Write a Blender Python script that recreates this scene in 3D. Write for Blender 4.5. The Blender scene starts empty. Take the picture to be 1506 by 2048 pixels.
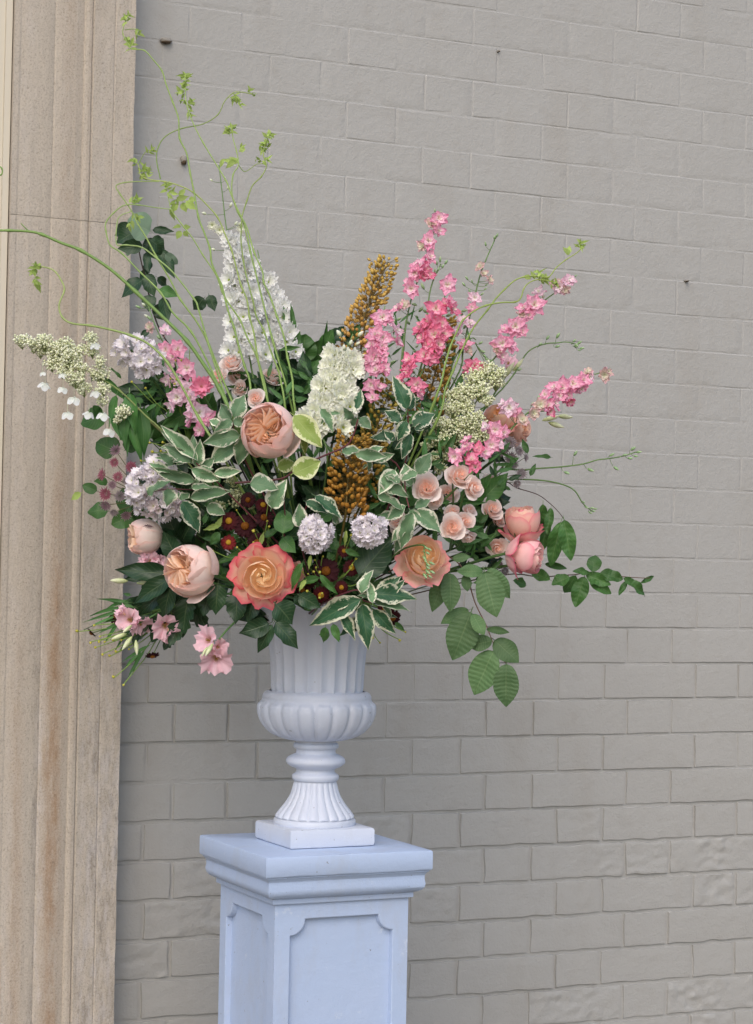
import bpy, math, random
import numpy as np
from mathutils import Vector, Matrix, noise
from mathutils.geometry import tessellate_polygon
R = random.Random(11)
RAD = math.radians
scene = bpy.context.scene
COL = scene.collection

# ------------------------------------------------------------------ camera
F_PX, PITCH, ROLL, EYE = 4146.5, 0.02755, 0.0191, 1.5
PX_W, PX_H = 1506, 2048
_r0, _u0 = Vector((1, 0, 0)), Vector((0, -math.sin(PITCH), math.cos(PITCH)))
FWD = Vector((0, math.cos(PITCH), math.sin(PITCH)))
_c, _s = math.cos(ROLL), math.sin(ROLL)
RT = _r0 * _c + _u0 * _s
UP = _u0 * _c - _r0 * _s
EYEP = Vector((0, 0, EYE))
cd = bpy.data.cameras.new('camera')
cam = bpy.data.objects.new('camera', cd)
COL.objects.link(cam)
M = Matrix.Identity(4)
for i in range(3):
    M[i][0], M[i][1], M[i][2], M[i][3] = RT[i], UP[i], -FWD[i], EYEP[i]
cam.matrix_world = M
cd.sensor_fit = 'HORIZONTAL'; cd.sensor_width = 36.0
cd.lens = 36.0 * F_PX / PX_W
cd.clip_start = 0.05; cd.clip_end = 400
scene.camera = cam

# ------------------------------------------------------------------ world and light
SUN_DIR = Vector((-0.12, -0.80, 0.78)).normalized()        # towards the light
sun_el = math.asin(SUN_DIR.z); sun_rot = math.atan2(SUN_DIR.x, SUN_DIR.y)
w = bpy.data.worlds.new('World'); scene.world = w; w.use_nodes = True
nt = w.node_tree
bg = nt.nodes['Background']
sky = nt.nodes.new('ShaderNodeTexSky'); sky.sky_type = 'NISHITA'; sky.sun_disc = False
sky.sun_elevation = sun_el; sky.sun_rotation = sun_rot
sky.air_density = 1.0; sky.dust_density = 3.0; sky.ozone_density = 1.0
nt.links.new(sky.outputs[0], bg.inputs[0]); bg.inputs[1].default_value = 0.15
sl = bpy.data.lights.new('sun', 'SUN'); sl.energy = 0.5; sl.angle = RAD(70); sl.color = (1.0, 0.97, 0.94)
so = bpy.data.objects.new('sun', sl); COL.objects.link(so)
so.rotation_euler = (-SUN_DIR).to_track_quat('-Z', 'Y').to_euler(); so.location = (1.5, -2, 4)
scene.view_settings.view_transform = 'Standard'; scene.view_settings.look = 'None'
scene.view_settings.exposure = 0.42; scene.view_settings.gamma = 1.0
scene.render.resolution_x = 753; scene.render.resolution_y = 1024
try: scene.render.engine = 'CYCLES'
except Exception: pass

# ------------------------------------------------------------------ placing helpers
ZAX = 4.128                                  # forward distance of the urn's axis
def P(px, py, d=0.0):
    """the point the photograph shows at (px, py), d metres nearer than the urn's axis"""
    v = FWD + RT * ((px - 753) / F_PX) - UP * ((py - 1024) / F_PX)
    return EYEP + v * ((ZAX - d) / (v.dot(FWD)))
PXM = ZAX / F_PX                             # metres per photo pixel at the axis
def D3(a, b, c): return (RT * a + UP * b - FWD * c).normalized()   # right, up, towards the viewer
def srgb(h, k=1.0):
    c = [int(h[i:i + 2], 16) / 255 for i in (0, 2, 4)]
    return tuple(min(1.0, k * (x / 12.92 if x <= 0.04045 else ((x + 0.055) / 1.055) ** 2.4)) for x in c)
def mix(a, b, t): return tuple(a[i] * (1 - t) + b[i] * t for i in range(3))
def sm(a, b, x):
    t = min(1, max(0, (x - a) / (b - a))); return t * t * (3 - 2 * t)
def dome(x, y):
    q = 1 - ((x - 640) / 520) ** 2 - ((y - 990) / 350) ** 2
    return 0.30 * math.sqrt(max(q, 0)) - 0.02

# ------------------------------------------------------------------ materials
def newmat(name):
    m = bpy.data.materials.new(name); m.use_nodes = True
    return m, m.node_tree, m.node_tree.nodes['Principled BSDF']
def N(t, ty, **k):
    n = t.nodes.new(ty)
    for a, b in k.items():
        if a.startswith('i_'): n.inputs[a[2:].replace('_', ' ')].default_value = b
        else: setattr(n, a, b)
    return n
def math_(t, op, a, b=None, c=None):
    n = t.nodes.new('ShaderNodeMath'); n.operation = op
    for i, v in enumerate((a, b, c)):
        if v is None: continue
        if isinstance(v, (int, float)): n.inputs[i].default_value = v
        else: t.links.new(v, n.inputs[i])
    return n.outputs[0]
def mixc(t, f, a, b, mode='MIX'):
    n = t.nodes.new('ShaderNodeMix'); n.data_type = 'RGBA'; n.blend_type = mode
    for s, v in ((0, f), (6, a), (7, b)):
        if isinstance(v, (int, float)): n.inputs[s].default_value = v
        elif isinstance(v, tuple): n.inputs[s].default_value = (*v, 1)
        else: t.links.new(v, n.inputs[s])
    return n.outputs[2]
def ramp(t, v, *stops):
    n = t.nodes.new('ShaderNodeValToRGB'); e = n.color_ramp.elements
    while len(e) < len(stops): e.new(0.5)
    for i, (p, c) in enumerate(stops):
        e[i].position = p; e[i].color = (*c, 1) if isinstance(c, tuple) else (c, c, c, 1)
    t.links.new(v, n.inputs[0]); return n.outputs[0]
def noise_(t, scale, det=3, vec=None, rough=0.55):
    n = N(t, 'ShaderNodeTexNoise', i_Scale=scale, i_Detail=det, i_Roughness=rough)
    if vec is not None: t.links.new(vec, n.inputs['Vector'])
    return n.outputs['Fac']
def coords(t, kind='Object'):
    return t.nodes.new('ShaderNodeTexCoord').outputs[kind]
def world_pos(t): return t.nodes.new('ShaderNodeNewGeometry').outputs['Position']
def scaled(t, v, s):
    n = N(t, 'ShaderNodeMapping'); n.inputs['Scale'].default_value = s; t.links.new(v, n.inputs['Vector']); return n.outputs[0]
def bump(t, p, h, strength, dist):
    b = N(t, 'ShaderNodeBump', i_Strength=strength, i_Distance=dist); t.links.new(h, b.inputs['Height'])
    t.links.new(b.outputs[0], p.inputs['Normal']); return b
def translucent(t, p, col, f):
    out = t.nodes['Material Output']
    tr = t.nodes.new('ShaderNodeBsdfTranslucent'); t.links.new(col, tr.inputs[0])
    mx = t.nodes.new('ShaderNodeMixShader'); mx.inputs[0].default_value = f
    t.links.new(p.outputs[0], mx.inputs[1]); t.links.new(tr.outputs[0], mx.inputs[2])
    t.links.new(mx.outputs[0], out.inputs[0])

def mat_petal():
    m, t, p = newmat('petal')
    a = N(t, 'ShaderNodeAttribute', attribute_name='Col').outputs['Color']
    n = noise_(t, 160, 3, world_pos(t))
    oi = t.nodes.new('ShaderNodeObjectInfo').outputs['Random']
    v = math_(t, 'ADD', math_(t, 'MULTIPLY', n, 0.14), math_(t, 'MULTIPLY_ADD', oi, 0.08, 0.90))
    c = mixc(t, 1.0, a, v, 'MULTIPLY')
    t.links.new(c, p.inputs['Base Color']); p.inputs['Roughness'].default_value = 0.62
    p.inputs['Specular IOR Level'].default_value = 0.25
    uv = coords(t, 'UV')
    st = noise_(t, 1.0, 2, scaled(t, uv, (26, 2.2, 1)))
    bump(t, p, st, 0.35, 0.0012)
    translucent(t, p, c, 0.30); return m
def mat_leaf(name, base, light, margin=None, gloss=0.45, veins=9, trans=0.22):
    m, t, p = newmat(name)
    uv = t.nodes.new('ShaderNodeTexCoord').outputs['UV']
    sx = t.nodes.new('ShaderNodeSeparateXYZ'); t.links.new(uv, sx.inputs[0])
    u, v = sx.outputs[1], sx.outputs[0]
    av = math_(t, 'ABSOLUTE', math_(t, 'MULTIPLY_ADD', v, 2.0, -1.0))       # 0 midrib, 1 margin
    oi = t.nodes.new('ShaderNodeObjectInfo').outputs['Random']
    wp = world_pos(t)
    big = noise_(t, 35, 3, wp)
    c = mixc(t, big, base, light)
    ph = math_(t, 'MULTIPLY_ADD', u, float(veins), math_(t, 'MULTIPLY', av, -2.2))
    fr = math_(t, 'ABSOLUTE', math_(t, 'SUBTRACT', math_(t, 'FRACT', ph), 0.5))
    vein = math_(t, 'SUBTRACT', 1.0, math_(t, 'SMOOTH_MIN', math_(t, 'MULTIPLY', fr, 7.0), 1.0, 0.2))
    mid = math_(t, 'SUBTRACT', 1.0, math_(t, 'SMOOTH_MIN', math_(t, 'MULTIPLY', av, 14.0), 1.0, 0.2))
    vv = math_(t, 'MAXIMUM', math_(t, 'MULTIPLY', vein, 0.45), mid)
    c = mixc(t, math_(t, 'MULTIPLY', vv, 0.38), c, mix(light, (0.5, 0.6, 0.3), 0.35))
    if margin:
        off = t.nodes.new('ShaderNodeCombineXYZ'); t.links.new(math_(t, 'MULTIPLY', oi, 40.0), off.inputs[0])
        ad = N(t, 'ShaderNodeVectorMath', operation='ADD')
        t.links.new(scaled(t, uv, (3.0, 4.6, 1)), ad.inputs[0]); t.links.new(off.outputs[0], ad.inputs[1])
        nn = noise_(t, 1.5, 4, ad.outputs[0], 0.7)
        tip = math_(t, 'MULTIPLY', math_(t, 'POWER', u, 6.0), 0.25)
        e = math_(t, 'ADD', math_(t, 'ADD', av, tip), math_(t, 'MULTIPLY', math_(t, 'SUBTRACT', nn, 0.5), 1.7))
        k = ramp(t, math_(t, 'ADD', e, math_(t, 'MULTIPLY', math_(t, 'SUBTRACT', oi, 0.5), 0.16)), (0.68, 0.0), (0.81, 0.95))
        c = mixc(t, k, c, margin)
    val = math_(t, 'MULTIPLY_ADD', oi, 0.5, 0.75)
    c = mixc(t, 1.0, c, val, 'MULTIPLY')
    t.links.new(c, p.inputs['Base Color']); p.inputs['Roughness'].default_value = gloss
    p.inputs['Specular IOR Level'].default_value = 0.4
    h = math_(t, 'ADD', math_(t, 'MULTIPLY', vv, -0.7), math_(t, 'MULTIPLY', noise_(t, 300, 2, wp), 0.3))
    bump(t, p, h, 0.5, 0.0012)
    translucent(t, p, c, trans); return m
def mat_col(name, rough=0.55, bumpsc=300, bs=0.3, tr=0.0, spec=0.4):
    m, t, p = newmat(name)
    a = N(t, 'ShaderNodeAttribute', attribute_name='Col').outputs['Color']
    wp = world_pos(t)
    c = mixc(t, 1.0, a, math_(t, 'MULTIPLY_ADD', noise_(t, 120, 3, wp), 0.6, 0.7), 'MULTIPLY')
    t.links.new(c, p.inputs['Base Color']); p.inputs['Roughness'].default_value = rough
    p.inputs['Specular IOR Level'].default_value = spec
    bump(t, p, noise_(t, bumpsc, 3, wp), bs, 0.001)
    if tr: translucent(t, p, c, tr)
    return m
def mat_wall():
    m, t, p = newmat('wall_paint')
    wp = world_pos(t)
    a = noise_(t, 2.2, 4, wp); b = noise_(t, 26, 5, wp)
    c = mixc(t, a, srgb('a5a4a0'), srgb('aeada9'))
    c = mixc(t, ramp(t, b, (0.55, 0.0), (0.85, 0.35)), c, srgb('98938b'))
    dirt = ramp(t, noise_(t, 1.0, 5, scaled(t, wp, (9, 9, 2.2)), 0.6), (0.52, 0.0), (0.8, 0.28))
    c = mixc(t, dirt, c, srgb('9a9286'))
    t.links.new(c, p.inputs['Base Color']); p.inputs['Roughness'].default_value = 0.62
    p.inputs['Specular IOR Level'].default_value = 0.3
    f = noise_(t, 210, 3, wp, 0.65); g = noise_(t, 75, 4, wp, 0.6)
    h = math_(t, 'ADD', math_(t, 'MULTIPLY', f, 0.5), math_(t, 'MULTIPLY', g, 0.9))
    bump(t, p, h, 0.55, 0.0030); return m
def mat_white(name, tint_a, tint_b):
    m, t, p = newmat(name)
    wp = world_pos(t)
    c = mixc(t, noise_(t, 7, 4, wp), tint_a, tint_b)
    gr_ = ramp(t, noise_(t, 1.0, 6, scaled(t, wp, (11, 11, 5)), 0.7), (0.50, 0.0), (0.78, 0.30))
    c = mixc(t, gr_, c, srgb('a9a59d'))
    sp = ramp(t, noise_(t, 95, 3, wp, 0.6), (0.715, 0.0), (0.735, 0.7))
    c = mixc(t, sp, c, srgb('6f6a64'))
    c = mixc(t, ramp(t, noise_(t, 24, 6, wp, 0.8), (0.62, 0.0), (0.70, 0.30)), c, srgb('e9edf2'))
    t.links.new(c, p.inputs['Base Color']); p.inputs['Roughness'].default_value = 0.42
    p.inputs['Specular IOR Level'].default_value = 0.45
    h = math_(t, 'ADD', math_(t, 'MULTIPLY', noise_(t, 60, 3, wp), 0.7), math_(t, 'MULTIPLY', noise_(t, 320, 2, wp), 0.3))
    h = math_(t, 'ADD', h, math_(t, 'MULTIPLY', noise_(t, 18, 4, wp), 1.0))
    bump(t, p, h, 0.6, 0.0018); return m
def mat_stone():
    m, t, p = newmat('sandstone')
    wp = world_pos(t)
    st = N(t, 'ShaderNodeAttribute', attribute_name='Col').outputs['Color']       # stains: r rust, g grey lichen, b pale wash
    sp = t.nodes.new('ShaderNodeSeparateColor'); t.links.new(st, sp.inputs[0])
    grain = noise_(t, 230, 4, wp, 0.85); patch = noise_(t, 1.0, 6, scaled(t, wp, (50, 50, 14)), 0.75)
    streak = noise_(t, 1.0, 6, scaled(t, wp, (34, 34, 2.6)), 0.62)
    c = mixc(t, streak, srgb('b7afa3'), srgb('c6baa9'))
    rust = math_(t, 'MULTIPLY', sp.outputs[0], ramp(t, math_(t, 'ADD', math_(t, 'MULTIPLY', patch, 0.6), math_(t, 'MULTIPLY', streak, 0.4)), (0.36, 0.15), (0.60, 1.0)))
    c = mixc(t, math_(t, 'MULTIPLY', rust, 0.8), c, srgb('9c7a58'))
    lich = math_(t, 'MULTIPLY', sp.outputs[1], ramp(t, patch, (0.44, 0.0), (0.62, 1.0)))
    c = mixc(t, lich, c, srgb('645e59'))
    c = mixc(t, math_(t, 'MULTIPLY', sp.outputs[2], ramp(t, noise_(t, 1.0, 6, scaled(t, wp, (70, 70, 16)), 0.75), (0.46, 0.0), (0.62, 1.0))), c, srgb('c9c3bf'))
    c = mixc(t, ramp(t, grain, (0.28, 0.65), (0.48, 0.0)), c, srgb('6d625a'))
    c = mixc(t, ramp(t, grain, (0.52, 0.0), (0.8, 0.6)), c, srgb('d3c9c0'))
    c = mixc(t, ramp(t, noise_(t, 210, 2, wp), (0.66, 0.0), (0.74, 0.35)), c, srgb('5b4f45'))
    t.links.new(c, p.inputs['Base Color']); p.inputs['Roughness'].default_value = 0.9
    p.inputs['Specular IOR Level'].default_value = 0.15
    bump(t, p, math_(t, 'ADD', grain, math_(t, 'MULTIPLY', patch, 1.2)), 0.7, 0.003); return m
def mat_plain(name, col, rough=0.6, sc=40, var=0.25, bs=0.2):
    m, t, p = newmat(name)
    wp = world_pos(t)
    c = mixc(t, noise_(t, sc, 4, wp), mix(col, (0, 0, 0), var), col)
    t.links.new(c, p.inputs['Base Color']); p.inputs['Roughness'].default_value = rough
    bump(t, p, noise_(t, sc * 6, 3, wp), bs, 0.001); return m

MP = mat_petal()
MW, MST = mat_wall(), mat_stone()
MWH = mat_white('pale_blue_white_paint', srgb('abbfdd'), srgb('b9c8e3'))
MWU = mat_white('white_urn_paint', srgb('c6d0e2'), srgb('d2d6e0'))
ML = {
 'dark': mat_leaf('dark_leaf', srgb('1b3420'), srgb('305030'), gloss=0.36, veins=8, trans=0.12),
 'mid': mat_leaf('mid_green_leaf', srgb('345a2c'), srgb('53803f'), gloss=0.45, veins=9),
 'beech': mat_leaf('beech_leaf', srgb('41683a'), srgb('708f5f'), gloss=0.55, veins=11, trans=0.3),
 'lime': mat_leaf('lime_leaf', srgb('9bb758'), srgb('bfd37c'), gloss=0.6, veins=7, trans=0.4),
 'varieg': mat_leaf('variegated_leaf', srgb('527a54'), srgb('82a279'), margin=srgb('e2e1ca'), gloss=0.5, veins=8),
 'varieg_dark': mat_leaf('variegated_dark_leaf', srgb('284c33'), srgb('3f6d49'), margin=srgb('d6d6bc'), gloss=0.45, veins=8),
 'yellowish': mat_leaf('yellow_green_leaf', srgb('77923f'), srgb('9cac5c'), margin=srgb('d5d9a8'), gloss=0.5, veins=8),
 'grey': mat_leaf('grey_green_leaf', srgb('7d9a80'), srgb('93ac92'), gloss=0.6, veins=8),
 'strap': mat_leaf('long_leaf', srgb('2f6330'), srgb('5d8c4a'), gloss=0.4, veins=2),
}
MS = mat_col('stem', 0.5, 200, 0.3)
MB = mat_col('bud', 0.5, 400, 0.2, 0.1)

# ------------------------------------------------------------------ mesh helpers
class G:
    """collects faces with per-vertex colour and uv"""
    def __init__(s): s.v = []; s.f = []; s.c = []; s.t = []
    def grid(s, pts, nu, nv, cols=None, uvs=None, close=False):
        b = len(s.v); s.v += pts
        s.c += cols if cols else [(1, 1, 1)] * len(pts)
        s.t += uvs if uvs else [(j / max(1, nv - 1), i / max(1, nu - 1)) for i in range(nu) for j in range(nv)]
        for i in range(nu - 1):
            for j in range(nv if close else nv - 1):
                k = (j + 1) % nv
                s.f.append((b + i * nv + j, b + i * nv + k, b + (i + 1) * nv + k, b + (i + 1) * nv + j))
    def poly(s, pts, col=(1, 1, 1)):
        b = len(s.v); s.v += pts; s.c += [col] * len(pts); s.t += [(0.5, 0.5)] * len(pts)
        s.f.append(tuple(range(b, b + len(pts))))
    def box(s, x0, x1, y0, y1, z0, z1, bev=0.0, col=(1, 1, 1)):
        b = bev
        rings = [(b, z0), (0, z0 + b), (0, z1 - b), (b, z1)] if b else [(0, z0), (0, z1)]
        o = len(s.v)
        for q, z in rings:
            s.v += [(x0 + q, y0 + q, z), (x1 - q, y0 + q, z), (x1 - q, y1 - q, z), (x0 + q, y1 - q, z)]
        n = len(rings); s.c += [col] * (4 * n); s.t += [(0, 0)] * (4 * n)
        s.f.append((o + 3, o + 2, o + 1, o)); e = o + 4 * (n - 1); s.f.append((e, e + 1, e + 2, e + 3))
        for i in range(n - 1):
            for j in range(4):
                k = (j + 1) % 4; a = o + i * 4
                s.f.append((a + j, a + k, a + 4 + k, a + 4 + j))
    def add(s, other, mat):
        b = len(s.v); s.v += [tuple(mat @ Vector(p)) for p in other.v]; s.c += other.c; s.t += other.t
        s.f += [tuple(b + i for i in f) for f in other.f]
    def mesh(s, name, mat, smooth=True):
        me = bpy.data.meshes.new(name)
        me.from_pydata([tuple(p) for p in s.v], [], s.f)
        ca = me.color_attributes.new('Col', 'FLOAT_COLOR', 'POINT')
        ca.data.foreach_set('color', np.array([(*c, 1.0) for c in s.c], dtype=np.float32).ravel())
        uv = me.uv_layers.new(name='UVMap')
        li = np.empty(len(me.loops), dtype=np.int32); me.loops.foreach_get('vertex_index', li)
        uv.data.foreach_set('uv', np.array(s.t, dtype=np.float32)[li].ravel())
        if smooth: me.polygons.foreach_set('use_smooth', [True] * len(me.polygons))
        me.materials.append(mat); me.update(); return me

def tag(o, label=None, cat=None, group=None, kind=None):
    if label: o['label'] = label
    if cat: o['category'] = cat
    if group: o['group'] = group
    if kind: o['kind'] = kind
def thing(name, label, cat, loc=(0, 0, 0), group=None):
    o = bpy.data.objects.new(name, None); COL.objects.link(o); o.location = loc
    o.empty_display_size = 0.02; tag(o, label, cat, group); return o
def put(name, me, M=None, parent=None):
    """link a mesh at world matrix M, under parent (whose chain is translations only)"""
    o = bpy.data.objects.new(name, me); COL.objects.link(o)
    M = M if M is not None else Matrix.Identity(4)
    if parent is not None:
        o.parent = parent
        q = parent; T = Vector((0, 0, 0)); rest = Matrix.Identity(4)
        chain = []
        while q is not None: chain.append(q.matrix_basis.copy()); q = q.parent
        for mb in reversed(chain): rest = rest @ mb
        M = rest.inverted() @ M
    o.matrix_basis = M
    return o
def frame(loc, z, size=1.0, roll=0.0, xh=None):
    z = z.normalized(); h = xh or Vector((0, 0, 1))
    if abs(z.dot(h)) > 0.95: h = Vector((1, 0, 0.1))
    x = h.cross(z).normalized(); y = z.cross(x)
    A = Matrix((x, y, z)).transposed().to_4x4()
    if not isinstance(size, (tuple, list)): size = (size,) * 3
    return Matrix.Translation(loc) @ A @ Matrix.Rotation(roll, 4, 'Z') @ Matrix.Diagonal((*size, 1))
def smooth_path(pts, n=4):
    if len(pts) < 3: return [Vector(p) for p in pts]
    p = [Vector(pts[0]) * 2 - Vector(pts[1])] + [Vector(q) for q in pts] + [Vector(pts[-1]) * 2 - Vector(pts[-2])]
    out = []
    for i in range(1, len(p) - 2):
        for k in range(n):
            t = k / n; a, b, c, d = p[i - 1], p[i], p[i + 1], p[i + 2]
            out.append(0.5 * ((2 * b) + (c - a) * t + (2 * a - 5 * b + 4 * c - d) * t * t + (3 * b - a - 3 * c + d) * t ** 3))
    out.append(Vector(pts[-1])); return out
def tube(g, pts, r0, r1, col0, col1=None, ns=6, n=4, knob=0.0):
    path = smooth_path(pts, n); col1 = col1 or col0; m = len(path)
    ref = Vector((0.3, 0.2, 1)).normalized(); rings = []; cols = []
    for i, q in enumerate(path):
        tan = (path[min(i + 1, m - 1)] - path[max(i - 1, 0)])
        tan = tan.normalized() if tan.length > 1e-9 else Vector((0, 0, 1))
        x = ref.cross(tan)
        x = x.normalized() if x.length > 0.05 else Vector((1, 0, 0)).cross(tan).normalized()
        ref = tan.cross(x); y = ref; ref = ref.normalized()
        ref = x.cross(tan) * -1
        t = i / max(1, m - 1); r = r0 * (1 - t) + r1 * t
        if knob and i % (n * 2) == 0: r *= 1 + knob
        for k in range(ns):
            a = 2 * math.pi * k / ns
            rings.append(q + x * (r * math.cos(a)) + y * (r * math.sin(a))); cols.append(mix(col0, col1, t))
    g.grid([tuple(v) for v in rings], m, ns, cols, close=True)

def px_path(pts, d0, d1, tail=True):
    """polyline of photo points (tip first) with the depth running from d0 at the tip to d1"""
    L = [0.0]
    for a, b in zip(pts, pts[1:]): L.append(L[-1] + math.hypot(b[0] - a[0], b[1] - a[1]))
    out = [P(p[0], p[1], d0 + (d1 - d0) * (l / L[-1])) for p, l in zip(pts, L)]
    if tail: out += tail_to_urn(out[-1], out[-2])
    return out
MOUTH = P(640, 1215, 0.0)
def tail_to_urn(q, prev):
    e = MOUTH + Vector((R.uniform(-.05, .05), R.uniform(-.05, .05), -0.02))
    m = q.lerp(e, 0.5) + (q - prev).normalized() * 0.01
    return [m, e]

# ------------------------------------------------------------------ setting: ground, brick wall, stone pilaster
TH = 0.42568; WD = 4.77279
Sdir = Vector((math.cos(TH), math.sin(TH), 0)); Nout = Vector((math.sin(TH), -math.cos(TH), 0))
WO = Vector((0, WD, 0))
def W(s, z, n=0.0):                          # s along the wall, z height above the ground, n out of the wall
    return WO + Sdir * s + Nout * n + Vector((0, 0, z))
def on_wall(px, py, n=0.0):                  # where the photo point lies on the wall
    v = FWD + RT * ((px - 753) / F_PX) - UP * ((py - 1024) / F_PX)
    t = ((WO + Nout * n) - EYEP).dot(Nout) / v.dot(Nout)
    q = EYEP + v * t - WO
    return q.dot(Sdir), q.z
WM = Matrix((Sdir, -Nout, Vector((0, 0, 1)))).transposed().to_4x4(); WM.translation = WO    # local x=s, y=into wall, z

g = G()
for a in range(1):
    g.poly([(-60, -60, 0), (60, -60, 0), (60, 60, 0), (-60, 60, 0)])
gm = mat_plain('paving', srgb('7d715c'), 0.85, 6, 0.2, 0.4)
gr = put('ground', g.mesh('ground', gm, False)); tag(gr, kind='structure')

CR, STR, HDR = 0.086, 0.25989, 0.12578
Z0 = 1.41575 + EYE
def nz(x, y, z=0.0): return noise.noise(Vector((x, y, z)))
wall = thing('brick_wall', 'grey painted brick wall with rough lower courses behind the flower urn', 'wall', W(0, 0))
g = G()                                       # the painted joints: one uneven sheet behind the bricks
s0, s1, nzs, nss = -0.95, 2.4, 130, 130
pts = []
for i in range(nzs + 1):
    for j in range(nss + 1):
        s = s0 + (s1 - s0) * j / nss; z = 3.35 * i / nzs
        pts.append(tuple(W(s, z, 0.0012 * nz(s * 14, z * 14, 3) - 0.0022 * sm(1.5, 1.1, z) * max(0, 0.55 + nz(s * 5, z * 9, 6)))))
g.grid(pts, nzs + 1, nss + 1)
g.box(0, 0.001, 0, 0.001, 0, 0.001)
put('mortar_bed', g.mesh('mortar_bed', MW), None, wall)
bk = G()
bk_b = [tuple(W(s0, 0, -0.004)), tuple(W(s1, 0, -0.004)), tuple(W(s1, 3.35, -0.004)), tuple(W(s0, 3.35, -0.004))]
bk_t = [tuple(W(s0, 0, -0.30)), tuple(W(s1, 0, -0.30)), tuple(W(s1, 3.35, -0.30)), tuple(W(s0, 3.35, -0.30))]
for a in ((3, 2, 1, 0), ): bk.poly([bk_b[i] for i in a])
bk.poly(bk_t)
for i in range(4): bk.poly([bk_b[i], bk_b[(i + 1) % 4], bk_t[(i + 1) % 4], bk_t[i]])
put('backing', bk.mesh('backing', MW, False), None, wall)

ROUGH = {}
def brick(sa, sb, row, g, centre):
    zt, zb = Z0 - row * CR, Z0 - (row + 1) * CR
    lowness = sm(1.15, 0.72, zb)
    L = sb - sa
    seed = row * 31.7 + sa * 17.3
    rr = random.Random(int(seed * 1000))
    rough = rr.random() < 0.04 + 0.34 * lowness
    nx, ny = (max(20, int(L / 0.0042)), 20) if rough else (max(8, int(L / 0.0115)), 9)
    amp = 0.0004 + (rr.uniform(0.0008, 0.0036) if rough else 0.0008) * (0.15 + 0.85 * lowness) * (1 if rough else 0.6)
    jw = 0.0013 + 0.0011 * sm(1.75, 1.25, zb) + 0.0026 * lowness + rr.uniform(0, 0.001)
    mid_ = sm(1.75, 1.25, zb)
    proud = rr.uniform(0.0003, 0.0012) + rr.uniform(0.0006, 0.0030) * mid_ + 0.001 * lowness
    tilt = rr.uniform(-0.0006, 0.0008) * (0.6 + mid_ * 0.5); tilts = rr.uniform(-0.0005, 0.0005)
    pts = []
    for i in range(ny + 1):
        tv = i / ny
        tv = 0.5 - 0.5 * math.cos(math.pi * tv) * 0.35 - 0.5 * (1 - 2 * tv) * 0.65
        for j in range(nx + 1):
            tu = j / nx
            if j == 1: tu = 0.010 * 0.26 / L
            if j == nx - 1: tu = 1 - 0.010 * 0.26 / L
            if i == 1: tv = 0.028
            if i == ny - 1: tv = 0.972
            if i == 0: tv = 0
            if i == ny: tv = 1
            s = sa + jw / 2 + (L - jw) * tu; z = zb + jw / 2 + (CR - jw) * tv
            wob = 0.0016 + 0.0022 * lowness
            s += wob * nz(s * 20, z * 20, row + 5.5); z += wob * nz(s * 22, z * 22, row + 9.1)
            edge = (i in (0, ny)) or (j in (0, nx))
            h = proud + tilt * (2 * tv - 1) + tilts * (2 * tu - 1)
            am_ = amp * (1.0 if not rough else 0.25 + 1.1 * max(0, 0.35 + nz(s * 9, z * 12, 31.0)))
            h += am_ * (nz(s * 38, z * 52, seed) + 0.35 * nz(s * 110, z * 120, seed + 3))
            if rough: h -= am_ * 1.1 * abs(nz(s * 22, z * 30, seed + 7))
            h = max(h, 0.00015)
            if edge: h = -0.0003 - 0.0047 * mid_
            elif i == ny - 1 and mid_ < .9: h += 0.0007 * (1 - mid_) * max(0, nz(s * 5, row * 3.3, 1.5) + .35)
            elif i in (1, ny - 1) or j in (1, nx - 1): h *= 0.85
            q = W(s, z, h)
            pts.append(tuple(q - centre))
    g.grid(pts, ny + 1, nx + 1)
    return rough
# bricks wholly in or near the picture are single parts; the margin outside it is one part
def in_view(s, z):
    q = W(s, z) - EYEP; k = q.dot(FWD)
    x = 753 + F_PX * q.dot(RT) / k; y = 1024 - F_PX * q.dot(UP) / k
    return -10 < y < 2058 and 235 < x < 1516
margin = G(); nb = 0
for row in range(-5, 34):
    zt, zb = Z0 - row * CR, Z0 - (row + 1) * CR
    if zb < 0.0 or zt > 3.35: continue
    odd = row % 2 == 1
    s = (0.22668 if odd else 0.2911) - 6 * (STR + HDR)
    k = 0 if odd else 1
    while s < s1 - 0.3:
        Lb = STR if k % 2 == 0 else HDR
        a, b = s + 0.004 * nz(s * 3, row * 1.7), s + Lb + 0.004 * nz((s + Lb) * 3, row * 1.7)
        s += Lb; k += 1
        if a < s0 + 0.05: continue
        vis = any(in_view(x, z) for x in (a, (a + b) / 2, b) for z in (zb, zt))
        if vis:
            c = W((a + b) / 2, (zt + zb) / 2)
            g = G(); rg_ = brick(a, b, row, g, c)
            o_ = put('brick', g.mesh('brick', MW), Matrix.Translation(c), wall); nb += 1; o_.data.set_sharp_from_angle(angle=RAD(48 if rg_ else 16))
        else:
            c = Vector((0, 0, 0)); brick(a, b, row, margin, c)
mo = put('outer_bricks', margin.mesh('outer_bricks', MW), None, wall); mo['kind'] = 'stuff'; mo.data.set_sharp_from_angle(angle=RAD(16))

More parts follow.
